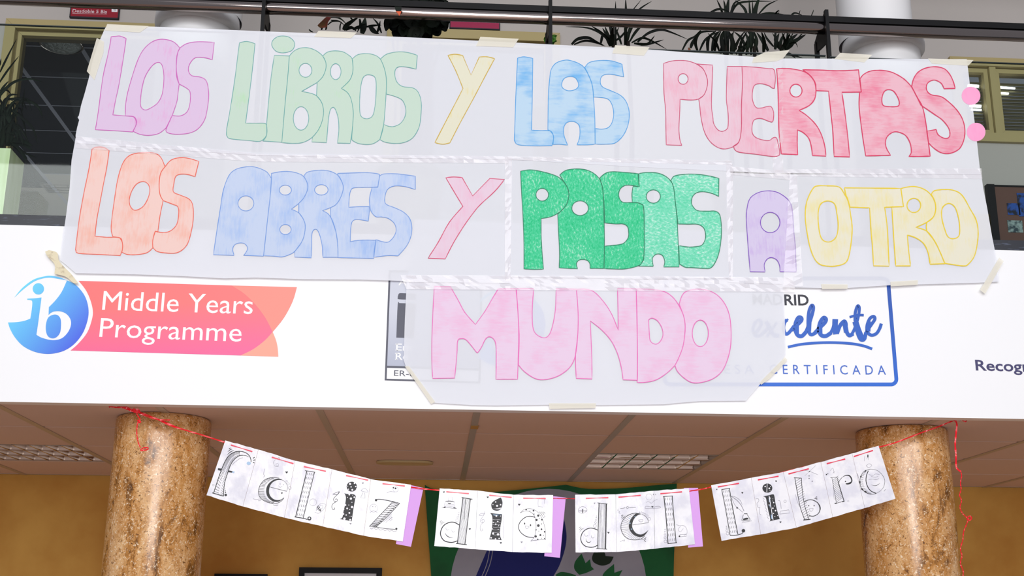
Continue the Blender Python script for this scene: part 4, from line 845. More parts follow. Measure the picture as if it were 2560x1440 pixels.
for (x0, x1, y0, lab) in ((748, 955, 1418, 'black picture frame with white mount, bottom edge of the photo left of the flag'), (536, 668, 1434, 'black picture frame just showing its top edge behind the left pillar side')):
    a, c_ = P(x0, y0, YB - .03), P(x1, y0 + 2, YB - .03); w_, z1 = c_.x - a.x, a.z; zb = z1 - .45
    t = thing('picture_frame', lab, 'picture frame', ((a.x + c_.x) / 2, YB - .02, zb)); g = .032
    for nm, bx in (('frame_bar', (a.x, c_.x, z1 - g, z1)), ('frame_bar', (a.x, c_.x, zb, zb + g)), ('frame_bar', (a.x, a.x + g, zb + g, z1 - g)), ('frame_bar', (c_.x - g, c_.x, zb + g, z1 - g))):
        b = MB(); b.box(bx[0], bx[1], YB - .03, YB, bx[2], bx[3]); b.build(nm, M['black'], t)
    b = MB(); b.box(a.x + g, c_.x - g, YB - .012, YB, zb + g, z1 - g); b.build('mount', mat('mount_white', (226, 226, 232), .5), t)

# ------------------------------------------------------------------ garland
YG = .16
hl, hr = (307, 1013), (2399, 1047)
for (x, y), lab in ((hl, 'small metal eye hook above the left pillar'), (hr, 'small metal eye hook above the right pillar')):
    q = P(x, y, .09); t = thing('eye_hook', lab, 'hook', (q.x, .09, q.z)); b = MB()
    b.tube([q + Vector((.009 * math.sin(a * math.pi / 6), 0, .009 * math.cos(a * math.pi / 6) + .0)) for a in range(13)], .0022, 6); b.build('ring', M['hook'], t, True)
    b = MB(); b.tube([(q.x, .09, q.z + .009), (q.x, .09, max(ZC, q.z + .012))], .002, 6); b.build('screw', M['hook'], t, True)
q = P(1300, 1246, YG)
rb = thing('ribbon_garland', 'thin red ribbon strung between the two hooks, carrying the word strips', 'ribbon', (q.x, YG, q.z))
def ribbon(name, s, wpx, Ys, tw=.35, mt='ribbon', parent=rb):
    p = smooth([(x, y, False) for x, y, _ in pts('F', s)], False, 6); N = len(p); vs = []
    for i, c in enumerate(p):
        t = i / (N - 1); Y = Ys[0] + (Ys[1] - Ys[0]) * t; a = p[max(i - 1, 0)]; d = p[min(i + 1, N - 1)]
        dx, dy = d[0] - a[0], d[1] - a[1]; l = math.hypot(dx, dy) or 1; ww = wpx / 2 * (1 - tw * abs(math.sin(i * .9)))
        nx, ny = -dy / l * ww, dx / l * ww; o = .0012 * math.sin(i * .9)
        vs += [P(c[0] + nx, c[1] + ny, Y + o), P(c[0] - nx, c[1] - ny, Y - o)]
    n = len(vs); vs += [v + Vector((0, .0006, 0)) for v in vs]
    b = MB(); fs = []
    for i in range(N - 1):
        a = 2 * i; fs += [(a, a + 1, a + 3, a + 2), (n + a, n + a + 2, n + a + 3, n + a + 1), (a, a + 2, n + a + 2, n + a), (a + 1, n + a + 1, n + a + 3, a + 3)]
    b.add(vs, fs); return b.build(name, M[mt], parent)
ribbon('strand', '304,1014 322,1021 345,1029 400,1050 450,1071 500,1086 563,1106', 4.2, (.09, YG))
ribbon('strand', '330,1022 350,1034 390,1048 425,1050', 3.4, (.09, .11)); ribbon('strand', '345,1030 380,1042 430,1066 470,1076', 3, (.088, .12))
ribbon('strand', '563,1106 640,1128 738,1158 830,1180 927,1206 1028,1218', 3, (YG + .002, YG + .002)); ribbon('strand', '1028,1218 1058,1222 1100,1226', 4.2, (YG, YG))
ribbon('strand', '1100,1229 1200,1238 1300,1242 1383,1245', 3, (YG + .002, YG + .002)); ribbon('strand', '1383,1246 1410,1246 1438,1247', 2, (YG + .002, YG)); ribbon('strand', '1438,1247 1540,1244 1640,1236 1722,1228', 3, (YG + .002, YG + .002))
ribbon('strand', '1722,1228 1760,1222 1778,1217', 3.6, (YG + .002, YG)); ribbon('strand', '1778,1217 1880,1200 1990,1172 2100,1146 2197,1118', 3, (YG + .002, YG + .002))
ribbon('strand', '2197,1118 2240,1106 2300,1083 2340,1069 2372,1056 2397,1047', 4.0, (YG, .09))
ribbon('bow', '272,1017 285,1013 300,1016 318,1022 338,1030', 7, (.085, .085)); ribbon('bow', '275,1016 295,1019 312,1016 330,1026', 4, (.082, .082))
ribbon('knot', '333,1022 340,1028 348,1030 343,1024 336,1030', 7, (.083, .083), .1)
ribbon('loose_tail', '340,1030 345,1040 350,1049 344,1058 342,1082 345,1104 351,1119', 3.6, (.085, .085), .4); ribbon('loose_tail', '350,1126 358,1120 369,1119 368,1124 352,1127', 3.4, (.085, .085), .2)
ribbon('knot', '343,1050 351,1054 347,1057', 4, (.083, .083), .1)
ribbon('bow', '2399,1048 2410,1043 2417,1049 2413,1054 2402,1048', 3.6, (.085, .085), .3); ribbon('bow', '2399,1048 2390,1044 2385,1049 2392,1056', 4, (.085, .085), .3)
ribbon('loose_tail', '2386,1048 2392,1060 2390,1085 2388,1110 2390,1140 2391,1168 2402,1179', 5, (.085, .085), .3)
ribbon('loose_tail', '2402,1179 2404,1190 2401,1208 2403,1222 2399,1238 2404,1252 2400,1266 2404,1280 2414,1291 2424,1300', 3.4, (.085, .085), .5)
ribbon('knot', '2417,1296 2424,1290 2429,1295 2424,1301 2417,1297', 3.4, (.083, .083), .2)
ribbon('loose_tail', '2421,1298 2416,1312 2409,1330 2407,1350 2401,1372 2405,1390 2401,1408 2408,1428 2407,1450 2410,1470', 3.6, (.085, .085), .5)

def card(parent, c, Y, k):
    """laminated card: gently buckled thin plate between four picture corners"""
    A, B_, C_, D = c; n = 8; vs = []
    for j in range(n + 1):
        for i in range(n + 1):
            u, v = i / n, j / n
            x = (A[0] * (1 - u) + B_[0] * u) * (1 - v) + (D[0] * (1 - u) + C_[0] * u) * v
            y = (A[1] * (1 - u) + B_[1] * u) * (1 - v) + (D[1] * (1 - u) + C_[1] * u) * v
            if j in (0, n) and 0 < i < n: y += random.uniform(-.7, .7)
            vs.append(P(x, y, Y + (.0004 * math.sin(u * 9 + k) * math.cos(v * 7 + k))))
    m_ = n + 1; N = m_ * m_; vs += [v + Vector((0, .0008, 0)) for v in vs]; fs = []
    for j in range(n):
        for i in range(n):
            a = j * m_ + i; fs += [(a, a + 1, a + m_ + 1, a + m_), (N + a, N + a + m_, N + a + m_ + 1, N + a + 1)]
    rim = [i for i in range(n)] + [i * m_ + n for i in range(n)] + [n * m_ + n - i for i in range(n)] + [(n - i) * m_ for i in range(n)]
    for i in range(len(rim)): a, d = rim[i], rim[(i + 1) % len(rim)]; fs.append((a, N + a, N + d, d))
    b = MB(); b.add(vs, fs); return b.build('card', M['card'], parent)
YD = YG - .0022
class Draw:
    def __init__(s, fr): s.fr = fr; s.k = FR[fr][2]; s.a = MB(); s.b = MB(); s.c = MB()
    def st(s, p, w=6, dest=None, sm=True, closed=False, taper=False):
        q_ = pts(s.fr, p); path = smooth([(x, y, False) for x, y, _ in q_], closed, 4) if sm else [(x, y) for x, y, _ in q_]
        (dest or s.a).line(path, max(w * 1.22 / s.k, .5), YD, closed, taper=taper)
    def fill(s, p, dest=None, mi=0): (dest or s.a).sheet([smooth(pts(s.fr, p))], YD, .0002, mi)
    def dot(s, x, y, r, ry=None, dest=None, mi=0, dy=0): (dest or s.a).sheet([ell(s.fr, x, y, r, ry, 14)], YD - dy, .0002, mi)
    def ring(s, x, y, r, w=4, dest=None): (dest or s.a).line(ell(s.fr, x, y, r, None, 14), w / s.k, YD, True)
    def hatch(s, p, q, n, w=4, zig=False, f0=0, f1=1, dash=None):
        A_ = smooth([(x, y, False) for x, y, _ in pts(s.fr, p)], False, 8); B_ = smooth([(x, y, False) for x, y, _ in pts(s.fr, q)], False, 8)
        g = lambda L_, t: (lambda i, f: (L_[i][0] * (1 - f) + L_[min(i + 1, len(L_) - 1)][0] * f, L_[i][1] * (1 - f) + L_[min(i + 1, len(L_) - 1)][1] * f))(int(t * (len(L_) - 1)), t * (len(L_) - 1) % 1)
        if zig:
            s.a.line([g(A_ if i % 2 else B_, i / n) for i in range(n + 1)], w / s.k, YD); return
        for i in range(n + 1):
            t = i / n; a, b_ = g(A_, t), g(B_, t); l0, l1 = f0, f1
            s.a.line([(a[0] + (b_[0] - a[0]) * l0, a[1] + (b_[1] - a[1]) * l0), (a[0] + (b_[0] - a[0]) * l1, a[1] + (b_[1] - a[1]) * l1)], w / s.k, YD)
    def heart(s, x, y, r, dest=None): (dest or s.b).sheet([smooth([(FR[s.fr][0] + (x + a * r) / s.k, FR[s.fr][1] + (y + c * r) / s.k, e) for a, c, e in ((0, -.4, True), (.5, -.9, False), (1, -.4, False), (.6, .3, False), (0, 1, True), (-.6, .3, False), (-1, -.4, False), (-.5, -.9, False))])], YD, .0002)
def done(d, c, lname, mats=None):
    if d.a.v: d.a.build(lname, mats or [M['ink'], M['cardwhite'], M['inkblue']], c)
    if d.b.v: d.b.build('doodle', M['ink'], c)
    if d.c.v: d.c.build('faint_doodle', M['inkgrey'], c)

def dashes(d, tl, tr, br, bl, rows, cols, w=4):
    T = lambda a: tuple(float(v) for v in a.split(','))
    A_, B_, C_, D_ = map(T, (tl, tr, br, bl)); ox, oy, k = FR[d.fr]
    for r in range(rows):
        for c in range(cols):
            u = (c + .5) / cols; v0, v1 = (r + .2) / rows, (r + .72) / rows; L_ = []
            for v in (v0, v1):
                x = (A_[0] * (1 - u) + B_[0] * u) * (1 - v) + (D_[0] * (1 - u) + C_[0] * u) * v; y = (A_[1] * (1 - u) + B_[1] * u) * (1 - v) + (D_[1] * (1 - u) + C_[1] * u) * v
                L_.append((ox + x / k, oy + y / k))
            d.a.line(L_, w / k, YD)

def dr_f(c):
    d = Draw('K1'); d.st('222,998 320,700 400,500 470,390 560,330 650,315 740,335 800,380 830,440 835,490', 9); d.st('385,1050 400,850 450,680 500,540 560,450 640,390 700,380', 8); d.st('700,380 750,385 795,408', 5)
    d.st('200,995 385,1050', 10, sm=False); d.fill('295,592! 360,600! 350,636! 292,622!'); d.fill('472,628! 535,642! 520,664! 458,655!'); d.fill('535,642! 568,648! 556,668! 520,664!', mi=2)
    d.dot(797, 512, 34, 28, mi=2); d.hatch('222,998 320,700 400,500 470,390 560,330 650,315', '385,1050 400,850 450,680 500,540 560,450 640,390', 34, 5, f0=0, f1=.48); d.hatch('385,1040 400,840 450,670 500,530 565,440 645,385', '240,960 330,690 410,490 480,385 570,330 660,315', 30, 4, f0=0, f1=.35)
    for s in ('470,278 500,258', '452,326 500,285 530,282', '442,378 500,325 560,298'): d.st(s, 8, taper=True)
    for s in ('865,432 897,410', '868,466 906,452', '866,495 892,506'): d.st(s, 11, d.b, taper=True)
    for s in ((420, 1030, 21), (418, 985, 10), (413, 957, 7), (410, 930, 4)): d.dot(*s, dest=d.b)
    d.ring(218, 867, 15, 3, d.c); d.st('530,540 560,500 590,480 640,440 700,420', 4, d.c); done(d, c, 'letter_f')
def dr_e(c):
    d = Draw('K1'); d.st('1300,755 1180,745 1080,770 1010,830 965,920 960,1020 1000,1090 1080,1140 1180,1168 1260,1165 1330,1130 1375,1075', 6)
    d.fill('1375,795! 1290,765 1200,785 1120,850 1085,930 1090,1020 1130,1090 1200,1135 1280,1140 1340,1105 1375,1075! 1300,1113 1220,1105 1160,1060 1130,990 1140,900 1180,830 1250,790 1320,785')
    d.hatch('1180,750 1080,770 1010,830 965,920 960,1020 1000,1090 1080,1140 1180,1165', '1230,775 1170,800 1110,860 1085,930 1090,1020 1120,1080 1180,1125 1230,1140', 26, 5, f1=.75)
    d.st('1145,900 1280,935 1418,970', 5, sm=False); d.st('1418,970 1435,900 1410,840 1360,790', 3)
    d.st('1285,878 1310,905 1348,890', 3, d.c); d.ring(1310, 850, 8, 3, d.c); d.ring(1365, 862, 8, 3, d.c)
    for s in ((1418, 805, 14), (1442, 850, 20), (1468, 915, 24)): d.ring(*s, 4, d.c)
    d.heart(1340, 1000, 14); d.heart(1418, 660, 20); d.st('1235,450 1200,500 1230,560 1290,560', 3, d.c); d.ring(1290, 435, 16, 4, d.b); d.ring(1265, 535, 22, 3, d.c)
    d.st('870,1090 920,1105 980,1095 985,1120 950,1125', 4, d.c); d.st('1200,1190 1240,1200 1280,1190', 4); d.st('1040,740 1060,710 1040,690 1060,600', 4, d.c); done(d, c, 'letter_e')
def dr_l(c):
    d = Draw('K1'); d.st('1748,640 1565,1390', 11, sm=False); d.st('1875,655 1688,1412', 8, sm=False); d.st('1718,630 1885,658', 7, sm=False); d.st('1545,1388 1690,1412 1760,1432', 10)
    dashes(d, '1752,645', '1872,660', '1690,1405', '1572,1385', 10, 4, 5); d.dot(1790, 1415, 32); d.dot(1790, 1413, 15, mi=1, dy=.0003); d.ring(1850, 1150, 58, 3, d.c)
    d.st('1900,1290 1960,1180 2060,1190 2010,1280 1940,1330 1880,1310', 3, d.c); d.ring(1985, 1225, 28, 3, d.c)
    for s in ('1912,1250 1938,1205', '1928,1270 1958,1225', '1945,1290 1970,1258', '1965,1300 1980,1272'): d.st(s, 11, d.b, sm=False)
    done(d, c, 'letter_l')
def dr_i(c):
    d = Draw('K2'); d.dot(573, 440, 75, 72)
    d.fill('465,532! 500,546 590,550 628,575 622,620 600,740 580,880 570,942! 500,925 400,908! 436,885 455,790 480,680 488,590')
    for x, y, r in ((548, 402, 16), (612, 392, 12), (563, 445, 10), (630, 440, 10), (580, 488, 14), (515, 435, 6), (525, 478, 8), (640, 470, 6), (537, 556, 12), (609, 594, 12), (560, 613, 17), (511, 596, 7), (575, 667, 7), (480, 706, 14), (530, 706, 7), (576, 735, 17), (506, 755, 13),
                    (545, 769, 7), (460, 770, 6), (538, 820, 13), (450, 835, 14), (492, 850, 10), (467, 903, 18), (550, 920, 14), (570, 868, 6), (548, 868, 4), (585, 567, 5)): d.dot(x, y, r, mi=1, dy=.0003)
    d.st('395,512 370,550 330,590 310,620 320,650 350,655 368,635 350,615 335,630', 5, d.b); d.st('300,550 340,530 395,512 365,555 300,550', 4, d.b); d.st('345,660 300,690 285,730 300,770 325,765 322,742', 5, d.b)
    d.st('705,500 730,475 770,470 805,510 780,520 705,500', 3, d.c); d.st('735,525 700,600 765,608 758,530', 4, d.c, sm=False); d.heart(732, 390, 14, d.c); d.heart(555, 975, 14, d.c); done(d, c, 'letter_i')
def dr_z(c):
    d = Draw('K2'); d.st('1165,655 1265,680 1090,870 920,1025 825,1015 1165,655', 6, sm=False); d.hatch('825,1015 1165,655', '925,1022 1262,682', 30, 6, zig=True); d.hatch('925,1022 1262,682', '835,1012 1175,655', 14, 9, f1=.4)
    d.st('922,632 960,622 1060,634 1190,662', 8); d.dot(922, 635, 17); d.st('920,1022 1060,1045 1200,1056', 6); d.dot(1215, 1048, 15)
    d.st('835,1035 860,1050 890,1035 920,1058 955,1045 985,1070 1020,1055 1050,1075 1085,1060 1115,1082 1150,1070 1180,1088 1220,1075', 4, d.c)
    for s in ('1030,950 1150,830', '1060,930 1150,860', '1060,960 1150,880', '1110,920 1160,880', '1120,940 1160,905'): d.st(s, 3, d.c, sm=False)
    d.ring(888, 750, 58, 3, d.c); d.dot(875, 727, 6, dest=d.c); d.dot(912, 730, 6, dest=d.c); d.st('835,815 870,790 900,790 940,815', 3, d.c); d.ring(1205, 480, 38, 3, d.c); d.dot(1172, 456, 10, 12, d.b); d.dot(1203, 466, 13, 13, d.b); d.st('1080,530 1130,510 1190,520', 3, d.c); done(d, c, 'letter_z')
def face(d, cx, cy, s, dest=None, shut=True):
    dest = dest or d.c
    if shut:
        for sx in (-1, 1): d.st(' '.join('%g,%g' % (cx + sx * 60 * s + a * 22 * s, cy - 25 * s + sx * 12 * s + b_ * 22 * s) for a, b_ in ((-1, -.5), (-.6, .7), (.4, .9), (1, -.2))), 4, dest)
    else:
        for sx in (-1, 1): d.dot(cx + sx * 50 * s, cy - 25 * s + sx * 12 * s, 9 * s, 16 * s, dest)
def dr_d3(c):
    d = Draw('K3'); d.st('620,320 520,1130', 9, sm=False); d.st('755,335 658,1142', 9, sm=False); d.st('597,310 790,342', 11, sm=False); d.st('498,1128 692,1150', 11, sm=False)
    d.hatch('620,320 755,335', '520,1130 658,1142', 9, 4); d.st('670,340 655,520 640,700', 7); d.st('553,800 480,757 400,750 310,785 250,850 222,940 240,1020 300,1085 400,1108 470,1100 520,1080', 13)
    d.st('320,845 322,875 345,892 368,875', 4, d.c); d.st('425,882 430,918 460,925 480,905', 4, d.c); d.st('303,935 330,985 385,1017 450,1016', 9, taper=True)
    for s in ('205,745 250,715', '212,775 235,750 275,735', '218,810 250,770 310,740'): d.st(s, 5, taper=True)
    for s in ((515, 718, 25), (533, 660, 18), (543, 616, 11), (549, 582, 7)): d.ring(*s, 4, d.c)
    d.heart(283, 214, 16); d.heart(743, 872, 18)
    d.st('300,500 290,440 310,380 470,385 470,500', 4, d.c, sm=False); d.st('360,375 362,305 430,305 432,378', 3, d.c, sm=False); d.st('310,378 395,372 465,390', 8, d.b); d.st('245,482 380,495 515,505', 4, d.b); d.fill('345,400! 385,412 415,405! 400,424 370,424', d.b); d.fill('270,482! 310,470 310,492 280,495', d.b); d.fill('450,492! 465,485 500,500 460,505', d.b)
    for y in (425, 445, 465): d.st('305,%d 460,%d' % (y, y + 12), 3, d.c, sm=False)
    done(d, c, 'letter_d')
def vine(d, x, y, s=1):
    T = lambda L_: ' '.join('%g,%g' % (x + a * s, y + b_ * s) for a, b_ in L_)
    d.st(T(((110, -130), (85, -60), (45, 0), (25, 40), (50, 72), (90, 60), (95, 25), (65, 15), (50, 35), (70, 50))), 4, d.c); d.st(T(((0, -60), (40, -90), (100, -88), (60, -55), (0, -60))), 4, d.c); d.st(T(((85, 65), (35, 110), (20, 170), (35, 215), (62, 215), (68, 190), (50, 185))), 4, d.c)
def dr_i3(c):
    d = Draw('K3'); d.fill('1295,310! 1322,380 1320,450 1290,520 1225,547 1150,520 1125,450 1142,400 1200,355'); d.fill('1105,585! 1200,598 1315,605! 1310,700 1285,850 1280,980 1310,1068! 1190,1058 1090,1055! 1130,900 1145,750 1140,640')
    for x, y, r in ((1203, 390, 13), (1155, 437, 9), (1228, 458, 18), (1290, 440, 14), (1215, 640, 16), (1240, 738, 13), (1205, 785, 13), (1160, 757, 9), (1255, 810, 8), (1157, 950, 19), (1245, 967, 22), (1122, 1027, 15), (1200, 1048, 14), (1265, 1040, 13), (1145, 870, 10), (1290, 640, 8), (1248, 878, 8)): d.dot(x, y, r, mi=1, dy=.0003)
    d.fill('1135,488! 1220,500 1312,488! 1285,515 1225,530 1160,515', mi=1); d.fill('1140,605! 1200,612 1310,612! 1310,622 1240,640 1160,625', mi=2)
    for k in range(7): y = 700 + k * 45; d.a.line(smooth([(a, b_, False) for a, b_, _ in pts('K3', '1150,%d 1200,%d 1250,%d 1290,%d' % (y, y + 8, y + 2, y + 12))], False), .5, YD - .0004, mi=1)
    d.st(' '.join('%d,%d' % (1345 + (8 if k % 2 else -12), 630 + k * 24) for k in range(18)), 3, d.c, sm=False); d.heart(1062, 306, 18); d.heart(1295, 1118, 18); vine(d, 905, 685); done(d, c, 'letter_i')
def dr_a(c):
    d = Draw('K3'); d.st('1900,665 1840,645 1760,650 1680,700 1625,770 1612,850 1640,920 1700,975 1770,1010 1880,1018', 10); d.st('1640,585 1720,550 1790,555 1860,595 1900,660 1918,750 1918,880 1890,1010 1825,1085', 4)
    d.st('1640,585 1700,530 1790,508 1880,525 1960,580 2030,690 2075,830 2088,940 2085,1060', 4); d.st('1825,1085 1920,1068 2095,1060', 4); d.st('2055,670 2085,640', 4)
    for x, y, r in ((1745, 525, 14), (1875, 545, 15), (1960, 632, 20), (1930, 710, 20), (2025, 705, 14), (1962, 810, 24), (2018, 875, 15), (2072, 920, 14), (1998, 978, 17), (1915, 1002, 20), (1885, 605, 9), (1980, 688, 7), (2018, 780, 9), (1922, 885, 11), (1952, 1052, 12), (1812, 550, 7), (1920, 658, 5), (1970, 908, 6), (2055, 980, 7), (2020, 1035, 6), (2070, 1040, 9)): d.dot(x, y, r)
    d.dot(1718, 775, 11, 18); d.dot(1823, 803, 11, 18); d.st('1730,815 1795,828 1780,855 1755,866 1735,850 1730,815', 4, d.c); d.heart(1622, 438, 20); d.heart(1665, 1105, 18, d.c)
    for s in ('1960,545 2010,600 2052,670', '2000,555 2050,600 2072,640', '2035,560 2070,580 2085,605'): d.st(s, 5, taper=True)
    d.st('1958,340 1955,420 1960,470 2045,480', 3, d.c, sm=False); d.st('2068,345 2065,420', 3, d.c); done(d, c, 'letter_a')
def dr_d4(c):
    d = Draw('K4'); d.st('550,410 525,1218', 9, sm=False); d.st('682,425 668,1225', 15, sm=False); d.st('525,405 700,425', 7, sm=False); d.st('500,1218 695,1230', 8, sm=False); d.hatch('555,410 680,425', '530,1218 665,1225', 7, 4)
    d.st('530,890 460,862 390,855 310,885 250,950 228,1040 250,1120 310,1175 390,1195 460,1190 525,1160', 11); d.st('300,950 300,985 325,1000 355,980', 4, d.c); d.st('418,985 418,1020 445,1030 470,1010', 4, d.c); d.st('320,1035 325,1080 355,1108 395,1102 412,1078', 8, taper=True)
    for s in ('190,860 225,828', '195,895 225,860 250,850', '202,935 240,880 285,855'): d.st(s, 5, taper=True)
    for s in ((478, 815, 27), (490, 754, 17), (497, 710, 12), (502, 668, 7), (506, 640, 4)): d.ring(*s, 4, d.c)
    d.heart(720, 936, 18); d.heart(472, 412, 14, d.c); d.st('190,510 250,470 310,490 340,540 270,590 190,570 190,510', 4, d.c); d.fill('255,515! 272,515! 270,590! 255,580!', d.b)
    for y in (535, 555): d.st('190,%d 335,%d' % (y, y + 4), 4, d.c)
    done(d, c, 'letter_d')
def dr_e4(c):
    d = Draw('K4'); d.st('1215,585 1100,610 1010,670 950,770 945,880 990,980 1070,1045 1180,1065 1290,1050 1360,1000', 7)
    d.fill('1310,605! 1220,590 1150,650 1100,730 1082,830 1110,910 1170,975 1260,1010 1340,1000 1390,950 1432,885! 1375,935 1300,968 1220,950 1165,890 1140,820 1152,740 1190,670 1250,620')
    d.hatch('1215,585 1100,610 1010,670 950,770 945,880 990,980 1070,1045 1180,1065 1270,1050', '1225,590 1160,650 1100,730 1082,800 1090,870 1120,920 1170,970 1230,1000 1290,1005', 24, 3)
    d.st('1310,605 1380,650 1418,700 1430,755', 4); d.st('1430,757 1280,780 1145,798', 4, sm=False); d.st('1255,710 1330,705 1325,735 1290,742 1262,725 1255,710', 4, d.c)
    for s in ((1275, 572, 6), (1308, 577, 11), (1340, 590, 14), (1368, 610, 17), (1405, 640, 21), (1445, 690, 26)): d.ring(*s, 4, d.c)
    for s in ((1192, 655), (1095, 680), (1100, 768), (1130, 872)):
        d.dot(s[0], s[1], 14, 7, mi=2, dy=.0003)
    for s in ('942,640 975,615', '945,672 985,620', '950,700 1020,630', '1300,1065 1370,1040 1392,1010', '1345,1085 1390,1050', '1365,1100 1388,1085'): d.st(s, 7, taper=True)
    d.st('930,510 1020,493', 4, d.b, sm=False); d.ring(1058, 488, 18, 4, d.b); d.st('1085,492 1205,485', 4, d.b, sm=False); d.st('900,510 885,540 920,560 905,580 930,595', 4, d.c); d.st('925,1095 960,1080 1010,1065 990,1100', 4, d.c)
    d.st('1370,505 1390,465 1500,480 1610,465 1635,495 1370,505', 4, d.c); d.fill('1480,465! 1520,465! 1502,495!', d.b); d.ring(1440, 300, 55, 3, d.c); d.dot(1522, 255, 12, dest=d.c); d.dot(1558, 255, 8, dest=d.c); d.st('1390,400 1430,380 1480,410 1530,370 1590,340', 3, d.c); done(d, c, 'letter_e')
def dr_l4(c):
    d = Draw('K4'); d.st('1705,290 1745,680 1778,1130', 12); d.st('1852,285 1882,660 1922,1115', 10); d.st('1690,293 1865,283', 8, sm=False); d.st('1775,1130 1938,1113', 10, sm=False); dashes(d, '1712,295', '1848,290', '1912,1105', '1785,1122', 9, 4, 5)
    for s in ((1733, 1090, 25), (1727, 1025, 20), (1724, 965, 15), (1722, 918, 10), (1725, 878, 7)): d.ring(*s, 4, d.c)
    d.st('1925,790 1980,810 2060,810 2110,870 2115,950 2060,980', 3, d.c); d.st('2000,820 1960,880 2000,920 2050,860', 3, d.c); d.st('1990,970 2110,965 2105,1000 1980,1010 1990,970', 4, d.c, sm=False); d.dot(1982, 1000, 14, dest=d.b); done(d, c, 'letter_l')
def dr_L(c):
    d = Draw('K5'); d.st('225,548 290,880 360,1290', 8); d.st('350,532 410,880 490,1280', 9); d.st('222,548 360,528', 8, sm=False); d.st('360,1295 430,1297 500,1288 560,1265 578,1235', 9); d.dot(580, 1222, 29); dashes(d, '232,550', '348,538', '482,1270', '365,1282', 10, 4, 4)
    d.st('590,945 645,945', 8, d.b, sm=False); d.st('580,958 553,1050 570,1065 688,1045 690,1035 640,955', 5, d.b, sm=False); d.fill('575,1028! 610,1014 640,1010! 660,1015! 660,1035! 600,1046 578,1046', d.b); d.st('555,1090 715,1060', 4, d.c, sm=False)
    d.st('375,655 470,720 540,800 590,900', 7, d.c); d.st('375,655 450,670 530,730 560,800', 4, d.c); d.st('390,690 440,800 500,860 570,920', 4, d.c)
    for s in ((320, 1268, 22), (310, 1218, 17), (306, 1180, 11), (303, 1150, 7)): d.ring(*s, 4, d.c)
    d.heart(563, 602, 15); d.heart(478, 850, 15); d.heart(145, 546, 10); done(d, c, 'letter_l')
def dr_i5(c):
    d = Draw('K5'); d.dot(972, 525, 82, 76); d.fill('905,662! 1000,640 1060,628 1085,650 1110,800 1150,960 1175,1032! 1080,1050 1005,1070! 1020,1035 985,880 960,740 945,680')
    for x, y, r in ((935, 500, 12), (1003, 530, 14), (1022, 500, 7), (1015, 565, 6), (1075, 762, 11), (1062, 855, 13), (1105, 895, 13), (1085, 818, 7), (1095, 990, 7), (1140, 975, 7), (1073, 940, 8), (1062, 700, 5), (1010, 690, 14), (1000, 800, 9), (1060, 735, 5)): d.dot(x, y, r, mi=1, dy=.0003)
    for s in ('985,650! 1008,655 1035,820 1070,1040! 1040,1050! 1010,830',): d.fill(s, mi=2)
    d.a.line([(1770 + 968 / 6.546, 1140 + 455 / 6.546), (1770 + 962 / 6.546, 1140 + 595 / 6.546)], 1.6, YD - .0004, mi=1); d.a.line([(1770 + 1000 / 6.546, 1140 + 655 / 6.546), (1770 + 1065 / 6.546, 1140 + 1045 / 6.546)], 1.8, YD - .0006, mi=1)
    d.st(' '.join('%d,%d' % (905 + k * 6.5 + (10 if k % 2 else -10), 680 + k * 27) for k in range(14)), 4, d.c, sm=False); d.st('780,700 825,700 830,740 800,780 820,840 850,840 840,890 850,950 870,960', 4, d.c); d.heart(1115, 412, 15); d.heart(1187, 1082, 15)
    d.st('1175,950 1340,930 1320,880 1190,900 1175,950', 4, d.c, sm=False); d.st('1150,730 1180,740 1200,860', 4, d.c); d.ring(1262, 740, 20, 4, d.c); done(d, c, 'letter_i')
def dr_b(c):
    d = Draw('K6'); d.st('45,595 80,800 130,1050 200,1250', 7); d.st('148,595 165,830 205,1050 265,1240', 6); d.st('30,590 152,596', 6, sm=False); d.st('178,1252 290,1240', 11, sm=False)
    for k in range(18):
        t = k / 17; x = 50 + 150 * t ** 1.15; y = 650 + 590 * t; d.st('%g,%g %g,%g %g,%g' % (x, y, x + 45, y - 28, x + 90, y - 60 + 8 * t), 3)
    d.st('195,970 250,940 310,935 380,965 430,1020 440,1080 420,1140 370,1180 320,1192 265,1182', 8); d.st('395,970 432,1030 440,1085 420,1140', 14, taper=True); d.dot(263, 1028, 8, 10); d.dot(347, 1027, 8, 10); d.st('272,1075 330,1068 325,1095 300,1118 280,1100 272,1075', 3, d.c)
    for s in ('345,915 375,915 400,940', '365,895 400,915', '378,885 395,890'): d.st(s, 6, taper=True)
    d.st('55,850 80,950 120,1050', 3, d.c); d.st('200,560 275,490 370,400', 3, d.c); d.st('180,470 275,490 400,540', 3, d.c); d.dot(275, 492, 8, dest=d.b); d.dot(268, 562, 7, dest=d.b); d.dot(268, 600, 7, dest=d.b); d.dot(318, 645, 10, dest=d.c); done(d, c, 'letter_b')
